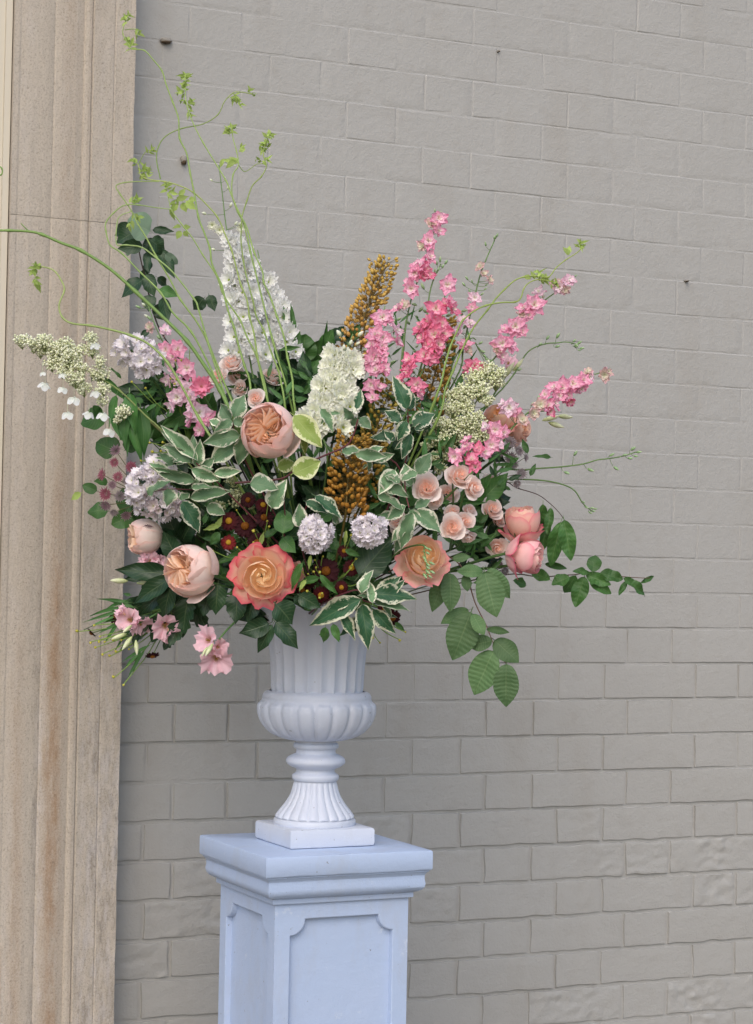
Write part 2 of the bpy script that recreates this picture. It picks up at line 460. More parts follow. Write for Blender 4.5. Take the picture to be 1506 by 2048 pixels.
# stone pilaster with vertical mouldings, in front of the wall's left end
STN = 0.085
def stone_s(px, n=STN): return on_wall(px, 690, n)[0]
prof = [(258, -0.085), (258, 0.0), (219, 0.0), (217, -0.0016), (214, 0.0), (175, 0.0012), (172, -0.0016), (169, 0.0022), (163, 0.003), (158, 0.0016), (155, -0.0026),
        (150, -0.001), (140, 0.0015), (125, 0.0026), (110, 0.002), (99, 0.0), (96, -0.0018), (93, -0.0005), (84, 0.0015), (70, 0.003), (50, 0.0035), (36, 0.002), (28, 0.001), (24, 0.002), (14, 0.002), (13, -0.05), (10, -0.085)]
_p = []
for (a_, b_), (c_, d_) in zip(prof, prof[1:]):
    k_ = max(1, int(abs(a_ - c_) / 7))
    _p += [(a_ + (c_ - a_) * i / k_, b_ + (d_ - b_) * i / k_) for i in range(k_)]
prof = _p + [prof[-1]]
stone = thing('stone_pilaster', 'weathered sandstone pilaster with vertical mouldings and rusty stains left of the brick wall', 'pilaster', W(stone_s(140), 0))
def stone_block(z0, z1, name, shift=0.0):
    g = G(); pts = []; cols = []; n = max(3, int((z1 - z0) / 0.012)); m = len(prof)
    for i in range(n + 1):
        z = z0 + (z1 - z0) * i / n
        for j, (px, h) in enumerate(prof):
            s = stone_s(px); e = 0.0010 * nz(s * 60, z * 22, 2) + (0.0022 * max(0, nz(s * 90, z * 30, 8)) if j in (1, 2) else 0)
            zz = z
            dz = 0.0
            if i in (0, n): dz = -0.0007
            q = W(s - (abs(e) if j == 1 else 0) * 1.2, zz, STN + h + e + shift + (dz if j not in (0, m - 1) else 0))
            pts.append(tuple(q))
            w1 = nz(z * 1.3, 2.1) * 12; low = sm(1.9, 0.9, z)
            bell = lambda c_, w_: math.exp(-((px + w1 - c_) / w_) ** 2)
            r_ = bell(128, 17) * (0.35 + 0.9 * sm(2.0, 1.1, z) * (0.6 + 0.8 * abs(nz(z * 3, 4.4)))) + 0.5 * bell(58, 12) * sm(1.6, 1.0, z) + 0.25 * bell(168, 5) + 0.9 * bell(8 + 16, 7) * sm(.75, .65, z) * sm(.45, .55, z)
            g_ = (sm(170, 180, px) * (0.18 + 0.45 * low) + 0.8 * bell(94, 6) * low + 0.5 * sm(.62, .5, z) * bell(60, 40)) * (0.7 + 0.5 * nz(z * 4, px * .05))
            b_ = 0.7 * bell(105, 8) * low + 0.6 * sm(172, 185, px) * (0.3 + low * .7) + 0.25 * bell(40, 18)
            cols.append((min(1, max(0, r_)), min(1, max(0, g_)), min(1, max(0, b_))))
    g.grid(pts, n + 1, m, cols)
    g.f.append(tuple(range(m))); g.f.append(tuple(reversed(range(n * m, n * m + m))))
    put(name, g.mesh(name, MST, False), None, stone)
zj = on_wall(120, 437, STN)[1]
stone_block(0.0, zj - 0.0002, 'stone_block')
stone_block(zj + 0.0002, 3.35, 'stone_block', 0.001)
# cream window frame beyond the pilaster
fr = thing('window_frame', 'cream painted timber frame at the far left edge beyond the stone', 'frame', W(stone_s(0) - 0.05, 0))
mf = mat_plain('cream_paint', srgb('d2cab8'), 0.45, 12, 0.06, 0.15)
for nm, a, b, n0, n1 in (('frame_edge', 11.4, -1.2, 0.066, 0.078), ('frame_board', -1.5, -70, 0.02, 0.072)):
    g = G(); sa, sb = stone_s(a), stone_s(b)
    g.box(sb, sa, -n1, -n0, 0.0, 3.35, 0.002)
    put(nm, g.mesh(nm, mf, False), WM, fr)

# small fixings left in the wall
mr = mat_plain('rusty_metal', srgb('6b5b48'), 0.8, 90, 0.6, 0.6)
mpl = mat_plain('painted_plug', srgb('9a958c'), 0.7, 60, 0.2, 0.4)
def blob(rx, ry, rz, seed, nu=7, nv=10, rough=0.25):
    g = G(); pts = []
    for i in range(nu + 1):
        a = math.pi * i / nu
        for j in range(nv):
            b = 2 * math.pi * j / nv
            d = Vector((math.sin(a) * math.cos(b), math.sin(a) * math.sin(b), math.cos(a)))
            k = 1 + rough * nz(d.x * 2 + seed, d.y * 2, d.z * 2)
            pts.append((d.x * rx * k, d.y * ry * k, d.z * rz * k))
    g.grid(pts, nu + 1, nv, close=True); return g
def fixing(px, py, w_, h_, nm, label, cat):
    s, z = on_wall(px, py); c = W(s, z, 0.004)
    t = thing(nm, label, cat, c)
    put('plug', blob(w_ * PXM * .55, 0.008, h_ * PXM * .5, px).mesh('plug', mpl), Matrix.Translation(c) @ WM.to_3x3().to_4x4(), t)
    g = G(); A = WM.to_3x3().to_4x4()
    put('rusty_stub', blob(w_ * PXM * .42, 0.010, h_ * PXM * .26, px + 4, rough=0.5).mesh('rusty_stub', mr),
        Matrix.Translation(W(s, z - h_ * PXM * .3, 0.006)) @ A, t)
fixing(331, 82, 26, 14, 'wall_fixing', 'rusted horizontal metal stub in the wall near the top left', 'wall fixing')
fixing(366, 320, 14, 20, 'wall_fixing', 'small upright rusted plug in the wall among the green tendrils', 'wall fixing')
fixing(1371, 562, 10, 6, 'wall_fixing', 'tiny painted-over nail head on the wall at the right', 'wall fixing')
fixing(995, 103, 4, 6, 'wall_fixing', 'pinhead-sized dark hole plug in the wall at the upper right', 'wall fixing')

# ------------------------------------------------------------------ pedestal
PTH = 0.44671; PC = Vector((-0.11132, 4.12796, 0)); PZT = EYE - 0.54355
PMX = Matrix.Translation(PC) @ Matrix.Rotation(PTH, 4, 'Z')
ped = thing('pedestal', 'square white painted pedestal with recessed panels and moulded cap under the urn', 'pedestal', PC)
g = G(); a = 0.175; pts = []; z0c, z1c = PZT - 0.0396, PZT
nseg = 14
def square_ring(h, n=nseg):
    o = []
    for sx, sy, ex, ey in ((-1, -1, 1, 0), (1, -1, 0, 1), (1, 1, -1, 0), (-1, 1, 0, -1)):
        for i in range(n):
            o.append((sx * h + ex * 2 * h * i / n, sy * h + ey * 2 * h * i / n))
    return o
def square_lathe(g, profile, cap_top=True, cap_bot=True, wob=0.0):
    pts = []
    for h, z in profile:
        for x, y in square_ring(h):
            k = 1 + wob * nz(x * 40, y * 40, z * 60) / max(h, .01)
            pts.append((x * k, y * k, z + wob * nz(x * 30 + 7, y * 30, z * 30)))
    n = nseg * 4
    g.grid(pts, len(profile), n, close=True)
    if cap_bot: g.f.append(tuple(reversed(range(len(g.v) - len(profile) * n, len(g.v) - len(profile) * n + n))))
    if cap_top: g.f.append(tuple(range(len(g.v) - n, len(g.v))))
square_lathe(g, [(a - .004, z0c), (a - .0015, z0c + .0012), (a, z0c + .004), (a, z1c - .004), (a - .0012, z1c - .0012), (a - .004, z1c)], wob=0.0005)
def flat_obj(name, g, mat, M, parent, angle=35):
    me = g.mesh(name, mat, True); o = put(name, me, M, parent)
    try: me.set_sharp_from_angle(angle=RAD(angle))
    except Exception: pass
    return o
flat_obj('cap_slab', g, MWH, PMX, ped)
g = G()
zz = z0c
square_lathe(g, [(.1405, zz - .0545), (.1475, zz - .0540), (.1480, zz - .0525), (.1480, zz - .0450), (.1500, zz - .0435), (.1545, zz - .0420), (.1600, zz - .0385),
                 (.1640, zz - .0330), (.1655, zz - .0260), (.1640, zz - .0170), (.1640, zz - .0100), (.1665, zz - .0050), (.1700, zz - .0020), (.1700, zz - .0003)], wob=0.0003)
flat_obj('cap_moulding', g, MWH, PMX, ped, 25)
HS = 0.1407; zs1 = zz - .0535; zs0 = 0.16
def shaft_face(g, A):
    """one side with its notched recessed panel; local x across, z up, y=-HS outer plane"""
    m_, nr, top, bot, dp = 0.031, 0.031, zs1 - 0.030, zs0 + 0.035, 0.012
    inner = []
    x0, x1 = -HS + m_, HS - m_
    def arc(cx, cz, a0, a1, k=7): return [(cx + nr * math.cos(a0 + (a1 - a0) * i / k), cz + nr * math.sin(a0 + (a1 - a0) * i / k)) for i in range(k + 1)]
    inner += arc(x0, bot, math.pi / 2, 0); inner += arc(x1, bot, math.pi, math.pi / 2)
    inner += arc(x1, top, -math.pi / 2, -math.pi); inner += arc(x0, top, 0, -math.pi / 2)
    outer = [(-HS, zs0), (HS, zs0), (HS, zs1), (-HS, zs1)]
    o3 = [Vector((x, z, 0)) for x, z in outer]; i3 = [Vector((x, z, 0)) for x, z in inner]
    allp = o3 + i3
    for tri in tessellate_polygon([o3, i3]):
        g.poly([tuple(A @ Vector((allp[i].x, -HS, allp[i].y))) for i in tri])
    n = len(inner)
    for rings in (((0.0, 0.0), (0.0015, 0.0010)), ((0.0015, 0.0010), (0.0030, dp))):
        (ia, da), (ib, db) = rings
        def off(k, r):
            x, z = inner[k]; cx, cz = 0, (top + bot) / 2
            return x - math.copysign(r, x - cx), z - math.copysign(r, z - cz)
        for k in range(n):
            l = (k + 1) % n
            p = [off(k, ia), off(l, ia), off(l, ib), off(k, ib)]; d = [da, da, db, db]
            g.poly([tuple(A @ Vector((q[0], -HS + dd, q[1]))) for q, dd in zip(p, d)])
    pan = [off(k, 0.0030) for k in range(n)]
    return [tuple(A @ Vector((q[0], -HS + dp, q[1]))) for q in pan]
g = G(); pans = []
for k in range(4): pans.append(shaft_face(g, Matrix.Rotation(k * math.pi / 2, 4, 'Z')))
put('shaft', g.mesh('shaft', MWH, False), PMX, ped)
for p_ in pans:
    g = G(); g.poly(p_)
    put('panel', g.mesh('panel', MWH, False), PMX, ped)
g = G(); square_lathe(g, [(.172, 0.0), (.172, .085), (.166, .10), (.166, .115), (.155, .13), (.148, .15), (.1412, .162)])
flat_obj('plinth', g, MWH, PMX, ped, 25)

# ------------------------------------------------------------------ urn
UC = Vector((PC.x, PC.y, 0))
def zpx(y):                                   # height of photo row y on the urn's axis
    a, b = P(640, 1000), P(640, 1700); t = (y - 1000) / 700.0
    return a.z + (b.z - a.z) * t
urn = thing('garden_urn', 'white fluted classical urn holding the flowers on the pedestal', 'urn', (UC.x, UC.y, PZT))
g = G(); hp = 0.0896
square_lathe(g, [(hp - .006, PZT + .0003), (hp - .0015, PZT + .002), (hp, PZT + .006), (hp, PZT + .031), (hp - .0015, PZT + .035), (hp - .005, PZT + .0367)], wob=0.0008)
flat_obj('square_foot', g, MWU, PMX, urn, 30)
def lathe(g, prof, nseg_, fn=None, close=True):
    pts = []
    for i, (r, z) in enumerate(prof):
        for j in range(nseg_):
            a = 2 * math.pi * j / nseg_
            rr = r + (fn(i, a, r, z) if fn else 0)
            pts.append((UC.x + rr * math.cos(a), UC.y + rr * math.sin(a), z))
    g.grid(pts, len(prof), nseg_, close=close)
k = PXM
zf = PZT + 0.0367
# flared foot with flutes
def interp(prof, n):
    out = []
    for (r0, z0_), (r1, z1_) in zip(prof, prof[1:]):
        for i in range(n): out.append((r0 + (r1 - r0) * i / n, z0_ + (z1_ - z0_) * i / n))
    out.append(prof[-1]); return out
g = G(); lathe(g, [(.060, zf - .001), (.0805, zf - .001), (.0815, zf + .002), (.0815, zf + .008), (.0800, zf + .0105), (.077, zf + .012)], 96)
put('foot_ring', g.mesh('foot_ring', MWU), None, urn)
def spl(pts, n=5): return [tuple(v)[:2] for v in smooth_path([(r, z, 0) for r, z in pts], n)]
footp = spl([(.0780, zf + .0115), (.0790, zf + .016), (.0720, zf + .026), (.060, zf + .041), (.050, zf + .058), (.0445, zf + .076), (.0430, zf + .086)], 5)
def flute(i, a, r, z):
    t = (z - zf - .012) / .074
    e = sm(0, .06, t) * sm(1.0, .9, t)
    return -0.0042 * (r / .06) * e * (1 - abs(math.sin(a * 11)) ** 0.6) - 0.002 * (1 - e)
g = G(); lathe(g, footp, 264, flute)
put('fluted_foot', g.mesh('fluted_foot', MWU), None, urn)
zb = footp[-1][1]
H2 = [(.0430, zb - .001), (.0455, zb + .003), (.0468, zb + .009), (.0455, zb + .015), (.0400, zb + .020), (.0382, zb + .026), (.0400, zb + .031), (.0500, zb + .037), (.0575, zb + .045), (.0588, zb + .052),
      (.0560, zb + .060), (.0470, zb + .067), (.0405, zb + .071), (.0392, zb + .080), (.0410, zb + .083), (.0440, zb + .086), (.0452, zb + .091), (.0435, zb + .097), (.0400, zb + .0995), (.0405, zb + .107)]
sc_ = (zpx(1478) - zb) / .107
neck = spl([(r, zb + (z - zb) * sc_) for r, z in H2], 4)
g = G(); lathe(g, neck, 96); put('neck', g.mesh('neck', MWU), None, urn)
zn = zpx(1480); zt_ = zpx(1381)
bh = zt_ - zn
bowl = spl([(.038, zn), (.060, zn + .003 ), (.085, zn + bh * .14), (.103, zn + bh * .32), (.1120, zn + bh * .52), (.1135, zn + bh * .68), (.1100, zn + bh * .80), (.1085, zn + bh * .84), (.1080, zn + bh * .90), (.1035, zn + bh * .97), (.0950, zn + bh * 1.0)], 6)
def gad(i, a, r, z):
    t = (z - zn) / bh
    x = abs(math.sin(a * 10))                  # 20 lobes
    lobe = 1 - (1 - x) ** 2.2
    top = 0.78 - 0.16 * (1 - min(1, x * 1.5)) ** 2
    e = sm(top + .03, top - .06, t) * sm(0.0, 0.06, t)
    return e * (0.0075 * lobe * min(1, r / .09) - 0.002)
g = G(); lathe(g, bowl, 320, gad); put('gadrooned_bowl', g.mesh('gadrooned_bowl', MWU), None, urn)
zr = zpx(1213)
body = spl([(.0905, zt_ - .002), (.0915, zt_ + .006), (.0925, zt_ + .03), (.0945, zt_ + .06), (.0985, zt_ + .095), (.105, zt_ + .125), (.115, zt_ + .148), (.124, zt_ + .160)], 6)
def flb(i, a, r, z):
    x = abs(math.sin(a * 11 + 0.35))
    e = sm(zt_ - .002, zt_ + .003, z) * sm(body[-1][1], body[-1][1] - .012, z)
    return 0.0010 * e - 0.0062 * e * (x ** 0.8)
g = G(); lathe(g, body, 352, flb); put('fluted_body', g.mesh('fluted_body', MWU), None, urn)
zt2 = body[-1][1]
g = G(); lathe(g, spl([(.122, zt2 - .001), (.128, zt2 + .003), (.1305, zt2 + .009), (.127, zt2 + .014), (.120, zt2 + .015), (.114, zt2 + .008), (.104, zt2 - .006), (.082, zt2 - .03), (.02, zt2 - .035)], 4), 96)
put('rim', g.mesh('rim', MWU), None, urn)
foam = thing('flower_foam', 'dark wet flower foam filling the urn mouth below the stems', 'foam', (UC.x, UC.y, zt2 - .04))
g = G(); lathe(g, spl([(.001, zt2 + .012), (.06, zt2 + .01), (.095, zt2 - .002), (.104, zt2 - .02), (.09, zt2 - .045)], 3), 40, lambda i, a, r, z: 0.004 * nz(math.cos(a) * 3, math.sin(a) * 3, z * 30))
put('foam_block', g.mesh('foam_block', mat_plain('foam', srgb('1f2f20'), 0.9, 60, 0.4, 0.5)), None, foam)
MOUTH = Vector((UC.x, UC.y, zt2 + .005))
#@@FLOWERS
# ------------------------------------------------------------------ leaf shapes
def leaf_mesh(name, mat, wr, sharp=1.0, serr=0.0, nser=9, fold=0.25, bend=0.25, wave=0.0, pleat=0.0, npl=9, twist=0.0, nu=11, nv=7, widest=0.42, seed=0, basepow=0.7):
    """unit-long leaf from the origin along +y, facing +z; wr = half-width over length"""
    g = G(); pts = []; uvs = []
    if pleat: nu = npl * 4 + 1
    for i in range(nu):
        u = i / (nu - 1)
        x = u ** (math.log(0.5) / math.log(widest))
        w_ = wr * (math.sin(math.pi * min(1, x)) ** basepow if x < 0.5 else math.sin(math.pi * x) ** sharp)
        w_ = max(w_, 0.0015)
        for j in range(nv):
            v = 2 * j / (nv - 1) - 1
            e = 1.0
            if serr and abs(v) == 1: e += serr * ((u * nser) % 1.0 - 0.5) * 2
            xx = v * w_ * e * (1 + 0.05 * nz(u * 3, v, seed + 11))
            z = fold * abs(v) ** 1.3 * w_ - bend * (u ** 1.8) * 0.5
            z += wave * math.sin(u * 11 + (2.2 if v > 0 else 0) + seed) * abs(v) * w_ * 2
            z += 0.05 * nz(u * 2.5 + seed, v * 1.2, seed)
            yy = u
            if pleat:
                yy = u + 0.10 * abs(v) * math.sin(math.pi * u) ** .6 * 0.6
                z += pleat * math.cos(2 * math.pi * npl * u) * min(1, abs(v) * 2.5) * math.sin(math.pi * u) ** .5
            a = twist * u; xx, z = xx * math.cos(a) - z * math.sin(a) * .6, z * math.cos(a) + xx * math.sin(a)
            pts.append((xx, yy, z)); uvs.append(((v + 1) / 2, u))
    g.grid(pts, nu, nv, None, uvs)
    # short leaf stalk
    tube(g, [(0, 0.02, 0), (0, -0.06, -0.01), (0, -0.12, -0.03)], 0.012, 0.010, (1, 1, 1), None, 4, 1)
    for k in range(len(g.t) - 3 * 4, len(g.t)): g.t[k] = (0.5, 0.4)
    return g.mesh(name, mat)
LM = {}
def leafkind(kind, matk, nvar, **kw):
    LM[kind] = []
    for s_ in range(nvar):
        k2 = dict(kw); k2['bend'] = kw.get('bend', .25) * (0.5 + s_ * 0.45); k2['bend'] = kw.get('bend', .25) * (0.4 + (s_ % 3) * 0.5); k2['twist'] = kw.get('twist', 0) + (s_ - 1.5) * 0.25
        LM[kind].append((leaf_mesh('leaf', ML[matk], seed=s_ * 7.3 + len(LM) * 3.1, **k2), kw['wr']))
leafkind('varieg', 'varieg', 6, wr=0.26, sharp=1.0, fold=0.55, bend=0.40, wave=0.17, serr=0.05, nser=6, nu=14)
leafkind('varieg_dark', 'varieg_dark', 5, wr=0.25, sharp=1.05, fold=0.45, bend=0.35, wave=0.15, serr=0.07, nser=7, nu=15)
leafkind('yellowish', 'yellowish', 2, wr=0.30, sharp=0.9, fold=0.3, bend=0.2, wave=0.06)
leafkind('dark', 'dark', 4, wr=0.27, sharp=1.1, fold=0.3, bend=0.45, wave=0.10, serr=0.09, nser=8)
leafkind('mid', 'mid', 3, wr=0.27, sharp=1.0, fold=0.3, bend=0.4, wave=0.1, serr=0.05, nser=9)
leafkind('round', 'mid', 3, wr=0.42, sharp=0.6, fold=0.2, bend=0.2, wave=0.06, serr=0.03, nser=9, basepow=.5)
leafkind('beech', 'beech', 3, wr=0.34, sharp=1.05, fold=0.12, bend=0.3, pleat=0.008, npl=11, widest=0.45, basepow=.5, serr=0.02, nser=11)
leafkind('beech_dark', 'mid', 3, wr=0.28, sharp=0.85, fold=0.3, bend=0.4, pleat=0.011, npl=8, wave=0.14)
leafkind('lime', 'lime', 3, wr=0.20, sharp=1.4, fold=0.35, bend=0.5, wave=0.1, serr=0.16, nser=4, nu=9, nv=5)
leafkind('strap', 'strap', 3, wr=0.13, sharp=1.2, fold=0.5, bend=0.35, widest=0.35, twist=0.3)
leafkind('narrow', 'strap', 3, wr=0.075, sharp=1.1, fold=0.5, bend=0.5, widest=0.4, nu=8, nv=3)
leafkind('grey', 'grey', 1, wr=0.50, sharp=0.5, fold=0.08, bend=0.15, wave=0.03, serr=0.02, basepow=.45)
leafkind('oak', 'dark', 2, wr=0.30, sharp=0.9, fold=0.35, bend=0.5, wave=0.12, serr=0.22, nser=4, nu=17)

def leaf(parent, kind, A, B, hw=None, da=0.0, db=None, tilt=None, name='leaf'):
    """leaf from photo point A to B (depths da, db), half width hw in photo pixels"""
    a = P(A[0], A[1], da); b = P(B[0], B[1], da if db is None else db)
    return leaf3(parent, kind, a, b, hw * PXM * (0.88 if kind.startswith('vari') or kind == 'beech' else 1) if hw else None, tilt, name)
def leaf3(parent, kind, a, b, hw=None, tilt=None, name='leaf', var=None):
    me, wr = R.choice(LM[kind]) if var is None else LM[kind][var]
    y = (b - a); L = y.length
    if L < 1e-5: return
    y = y / L
    n = D3(*(tilt or (R.uniform(-.35, .35), R.uniform(0.0, .6), 1.0)))
    z = (n - y * n.dot(y))
    z = z.normalized() if z.length > .05 else y.orthogonal().normalized()
    x = y.cross(z); hw = hw or wr * L
    sx = hw / wr
    Mx = Matrix((x * sx, y * L, z * L)).transposed().to_4x4(); Mx.translation = a
    return put(name, me, Mx, parent)

# ------------------------------------------------------------------ rose petals
def shell(phi, wd, Rr, th0, th1, zoff, cb, cr, flare=0.0, ruf=0.0, rk=5.0, rs=0.0, spir=0.05, oval=0.0, nu=9, nv=11, squash=1.0, jag=0.0, edge=None, notch=0.10, pw=3.0):
    g = G(); pts = []; cols = []
    for i in range(nu):
        u0 = i / (nu - 1)
        for j in range(nv):
            v = 2 * j / (nv - 1) - 1
            u = u0 * (1 - 0.30 * abs(v) ** pw + notch * 0.25 * math.cos(v * 7 + rs) * u0)
            ww = wd * (0.50 + 0.50 * sm(0, .5, u0))
            a = phi + v * ww
            th = th0 + (th1 - th0) * u
            r = Rr * math.sin(th) * (1 + spir * v)
            z = zoff - Rr * math.cos(th) * squash
            r += flare * Rr * max(0, (u - .55) / .45) ** 2
            z -= flare * Rr * 0.5 * max(0, (u - .75) / .25) ** 2
            rf = ruf * Rr * math.sin(rk * a + rs) * u ** 2
            r += rf; a2 = a + 0.5 * ruf * math.cos(rk * a * .7 + rs * 2) * u
            r += jag * Rr * nz(v * 4 + rs, u * 3, 2.2) * u
            z += 0.04 * Rr * nz(v * 2.5 + rs * 3, u * 2, 7.7) * u
            pts.append((r * math.cos(a2), r * math.sin(a2), z))
            c = mix(cb, cr, sm(0.15, .9, u0))
            if edge: c = mix(c, edge, max(sm(.80, 1.0, u0), sm(.80, 1.0, abs(v)) * sm(.3, .8, u0)) * 0.85)
            cols.append(c)
    g.grid(pts, nu, nv, cols); return g.mesh('petal', MP)
def rr(a, b): return R.uniform(a, b)
PEACH, BLUSH, CREAM, APR = srgb('fccfae'), srgb('f9d6cb'), srgb('faeadc'), srgb('fbb88a')
def juliet(pale=0):
    ms = []
    outc = mix(srgb('fde0d9'), srgb('fdf4ec'), .25 + pale * .6)
    for k in range(5):          # deep bowl petals
        ms.append(shell(k * 1.257 + .3, 0.95, 1.0 - .02 * k, .12, 2.32 + rr(-.06, .06), .0, mix(outc, CREAM, .7), outc, flare=-.02, ruf=.012, rs=k, spir=.05, edge=mix(outc, srgb('fcc4b8'), .6)))
    rings = [(.80, 7, 1.95, .55, .12), (.70, 8, 1.75, .42, .22), (.60, 9, 1.65, .36, .26), (.49, 8, 1.58, .30, .28), (.38, 7, 1.52, .24, .27), (.27, 6, 1.45, .20, .25), (.16, 5, 1.4, .15, .22)]
    for q, (r_, n, t1, wd, zo) in enumerate(rings):
        for k in range(n):
            t = q / 6
            cr = mix(mix(srgb('fee2d8'), srgb('ffe8d4'), t), srgb('ffe0c0'), sm(.3, 1, t) * (.75 - pale * .35))
            cb = mix(srgb('fee2cc'), srgb('fed4a8'), t * .8)
            ms.append(shell(k * 6.283 / n + q * .4 + rr(-.1, .1), wd * rr(1.0, 1.5), r_ * rr(.93, 1.05), .25, t1 + rr(-.12, .10), zo + .22 + rr(-.03, .04), cb, cr, ruf=.05 + .03 * t, rk=9, rs=rr(0, 6), spir=rr(.1, .3), nu=6, nv=7, squash=1.0 + t * .5))
    for k in range(10):         # folded petals lying radially, the quartered heart
        a = k * .449 + rr(-.1, .1); r_ = rr(.30, .5)
        g = G(); pts = []; cols = []
        for i in range(4):
            for j in range(7):
                u, v = i / 3, j / 6
                r2 = .06 + v * (r_ + .18); aa = a + .16 * math.sin(v * 3 + k) + (u - .5) * .05
                pts.append((r2 * math.cos(aa), r2 * math.sin(aa), .24 + u * (.36 + .12 * v) + .03 * math.sin(v * 5 + k)))
                cols.append(mix(srgb('fed2a6'), srgb('ffe8d2'), u))
        g.grid(pts, 4, 7, cols); ms.append(g.mesh('petal', MP))
    return ms
def hybrid(openness, cin, cout, cedge, heart, n_out=7, seed=0, inner_t=0.0):
    """pointed or open tea rose: spiral of petals; openness 0 bud .. 1 wide open"""
    ms = []; n = 22
    for k in range(n):
        t = k / (n - 1)
        r_ = .14 + .72 * t ** 0.9
        th1 = 2.35 - t * (0.42 + openness * .42) + rr(-.05, .05)
        fl = openness * .16 * sm(.45, 1, t)
        zo = (.34 - .26 * t) * (1 - openness * .4)
        c = mix(heart, mix(cin, cout, t), sm(0, .35, t)); cr = mix(c, cedge, sm(.65, 1.0, t) * .10)
        ms.append(shell(k * 2.4 + seed + rr(-.35, .35), .55 + .50 * t, r_ * rr(.95, 1.04), .15, th1, zo, mix(c, cin, .5), cr, flare=fl, ruf=.02 + .05 * t * openness, rk=3, rs=k * 1.7,
                        spir=.14 - .05 * t, edge=mix(c, cedge, .08 + .6 * sm(.5, 1, t)), squash=1.15 - .1 * t, jag=.10 * openness * t, nu=9, nv=11))
    for k in range(n_out):
        ms.append(shell(k * 6.283 / n_out + .5 + seed, .80, .98, .15, 1.42 - openness * .15, -.12, mix(cout, CREAM, .2), mix(cout, cedge, .30), flare=.12 + openness * .16, ruf=.09, rk=4,
                        rs=k * 2.1, edge=cedge, jag=.16, nu=12, nv=15, notch=.16, pw=6))
    return ms
def sprayrose(tint=0.0):
    ms = []; n = 20; C1, C2 = srgb('fdf4ef'), mix(srgb('fddccb'), srgb('fdeae2'), tint)
    for k in range(n):
        t = k / (n - 1)
        ms.append(shell(k * 2.4 + rr(-.3, .3), .55 + .5 * t, .10 + .84 * t, .15, 2.2 - .75 * t, .30 - .34 * t, mix(srgb('f2b294'), C1, t * .5), mix(C2, C1, sm(.1, .8, t)), flare=.28 * sm(.6, 1, t),
                        ruf=.03, rk=4, rs=k, spir=.14, squash=1.0, edge=srgb('fbeee8'), nu=7, nv=9, jag=.08 * t))
    return ms
def sepals(parent, Mx, n=5, L=.8):
    g = G()
    for k in range(n):
        a = k * 6.283 / n; pts = []
        for i in range(6):
            u = i / 5; w_ = .13 * math.sin(math.pi * (u * .85 + .12)); r_ = .12 + L * u * (.95 - .2 * u)
            for v in (-1, 0, 1):
                aa = a + v * w_ / max(r_, .15)
                pts.append((r_ * math.cos(aa), r_ * math.sin(aa), -.92 + .55 * u ** 2 - .03 * abs(v)))
        g.grid(pts, 6, 3, [srgb('5f7d45')] * 18)
    b = blob(.16, .16, .18, 3, 5, 8, .1)
    b.c = [srgb('5b7a42')] * len(b.v); g.add(b, Matrix.Translation((0, 0, -1.0)))
    put('calyx', g.mesh('calyx', MB), Mx, parent)

def bloom(name, label, cat, ms, px, py, rad, face, d=None, group=None, roll=0.0, stem=True, sep=False, sz=1.0):
    d = dome(px, py) + .03 if d is None else d
    c = P(px, py, d); z = D3(*face); r_ = rad * PXM
    t = thing(name, label, cat, c, group)
    Mx = frame(c, z, (r_, r_, r_ * sz), roll)
    for m in ms: put('petal', m, Mx, t)
    if sep: sepals(t, Mx)
    if stem:
        g = G(); q = c - z * r_ * .9
        tube(g, [q, q - z * .04 + Vector((0, 0, -.01)), q.lerp(MOUTH, .55), MOUTH], .0028, .0030, srgb('4b6b38'), None, 6, 3)
        put('stem', g.mesh('stem', MS), None, t)
    return t
JU, JU2 = juliet(0), juliet(.7)
# Juliet-type peach roses
bloom('garden_rose', 'round peach cabbage rose with a folded apricot heart, top centre of the arrangement', 'rose', JU, 536, 863, 53, (-.22, .26, .94), .32, 'peach cabbage roses', roll=.5)
c_ = shell(0, .62, 1.05, .4, 1.55, .0, CREAM, srgb('f1ded6'), flare=.18, ruf=.05, rs=1)
bloom('garden_rose', 'cream peach cabbage rose with its folded heart turned left, above the dark leaves', 'rose', JU2, 380, 1140, 50, (-.62, .10, .78), .30, 'peach cabbage roses', roll=2.1)
bloom('garden_rose', 'pale peach cabbage rose seen side-on against the stone edge', 'rose', JU2, 288, 1074, 35, (-.93, .02, .36), .17, 'peach cabbage roses', roll=1.0, sz=1.1)
def guard(px, py, rad, face, d, ph, r_=1.08, th1=1.5, wd=.55, owner=None):
    c = P(px, py, d); o = [q for q in bpy.data.objects if q.name.startswith('garden_rose') and q.parent is None and (q.location - c).length < 1e-4][0]
    m = shell(ph, wd, r_, .3, th1, -.02, CREAM, srgb('f2ddd5'), flare=.22, ruf=.03, rs=ph)
    put('petal', m, frame(c, D3(*face), rad * PXM), o)
guard(536, 863, 53, (-.22, .26, .94), .32, -.45 + math.pi * 0, th1=1.75)
guard(380, 1140, 50, (-.62, .10, .78), .30, 0.4, th1=1.9); guard(380, 1140, 50, (-.62, .10, .78), .30, 5.0, th1=1.7)
OR, PK, HOT = srgb('f8c18a'), srgb('f5a09a'), srgb('e2405f')
HY1 = hybrid(.62, srgb('fee2b8'), srgb('fee2c6'), srgb('ea3f68'), srgb('feecc4'), 7, .3)
bloom('hybrid_rose', 'open orange rose with crimson pink petal edges, low centre-left above the urn', 'rose', HY1, 524, 1152, 51, (.05, .02, 1), .34, roll=.4)
HY2 = hybrid(.38, srgb('fee0b4'), srgb('fee6cc'), srgb('f898a4'), srgb('fedcaa'), 5, 1.9)
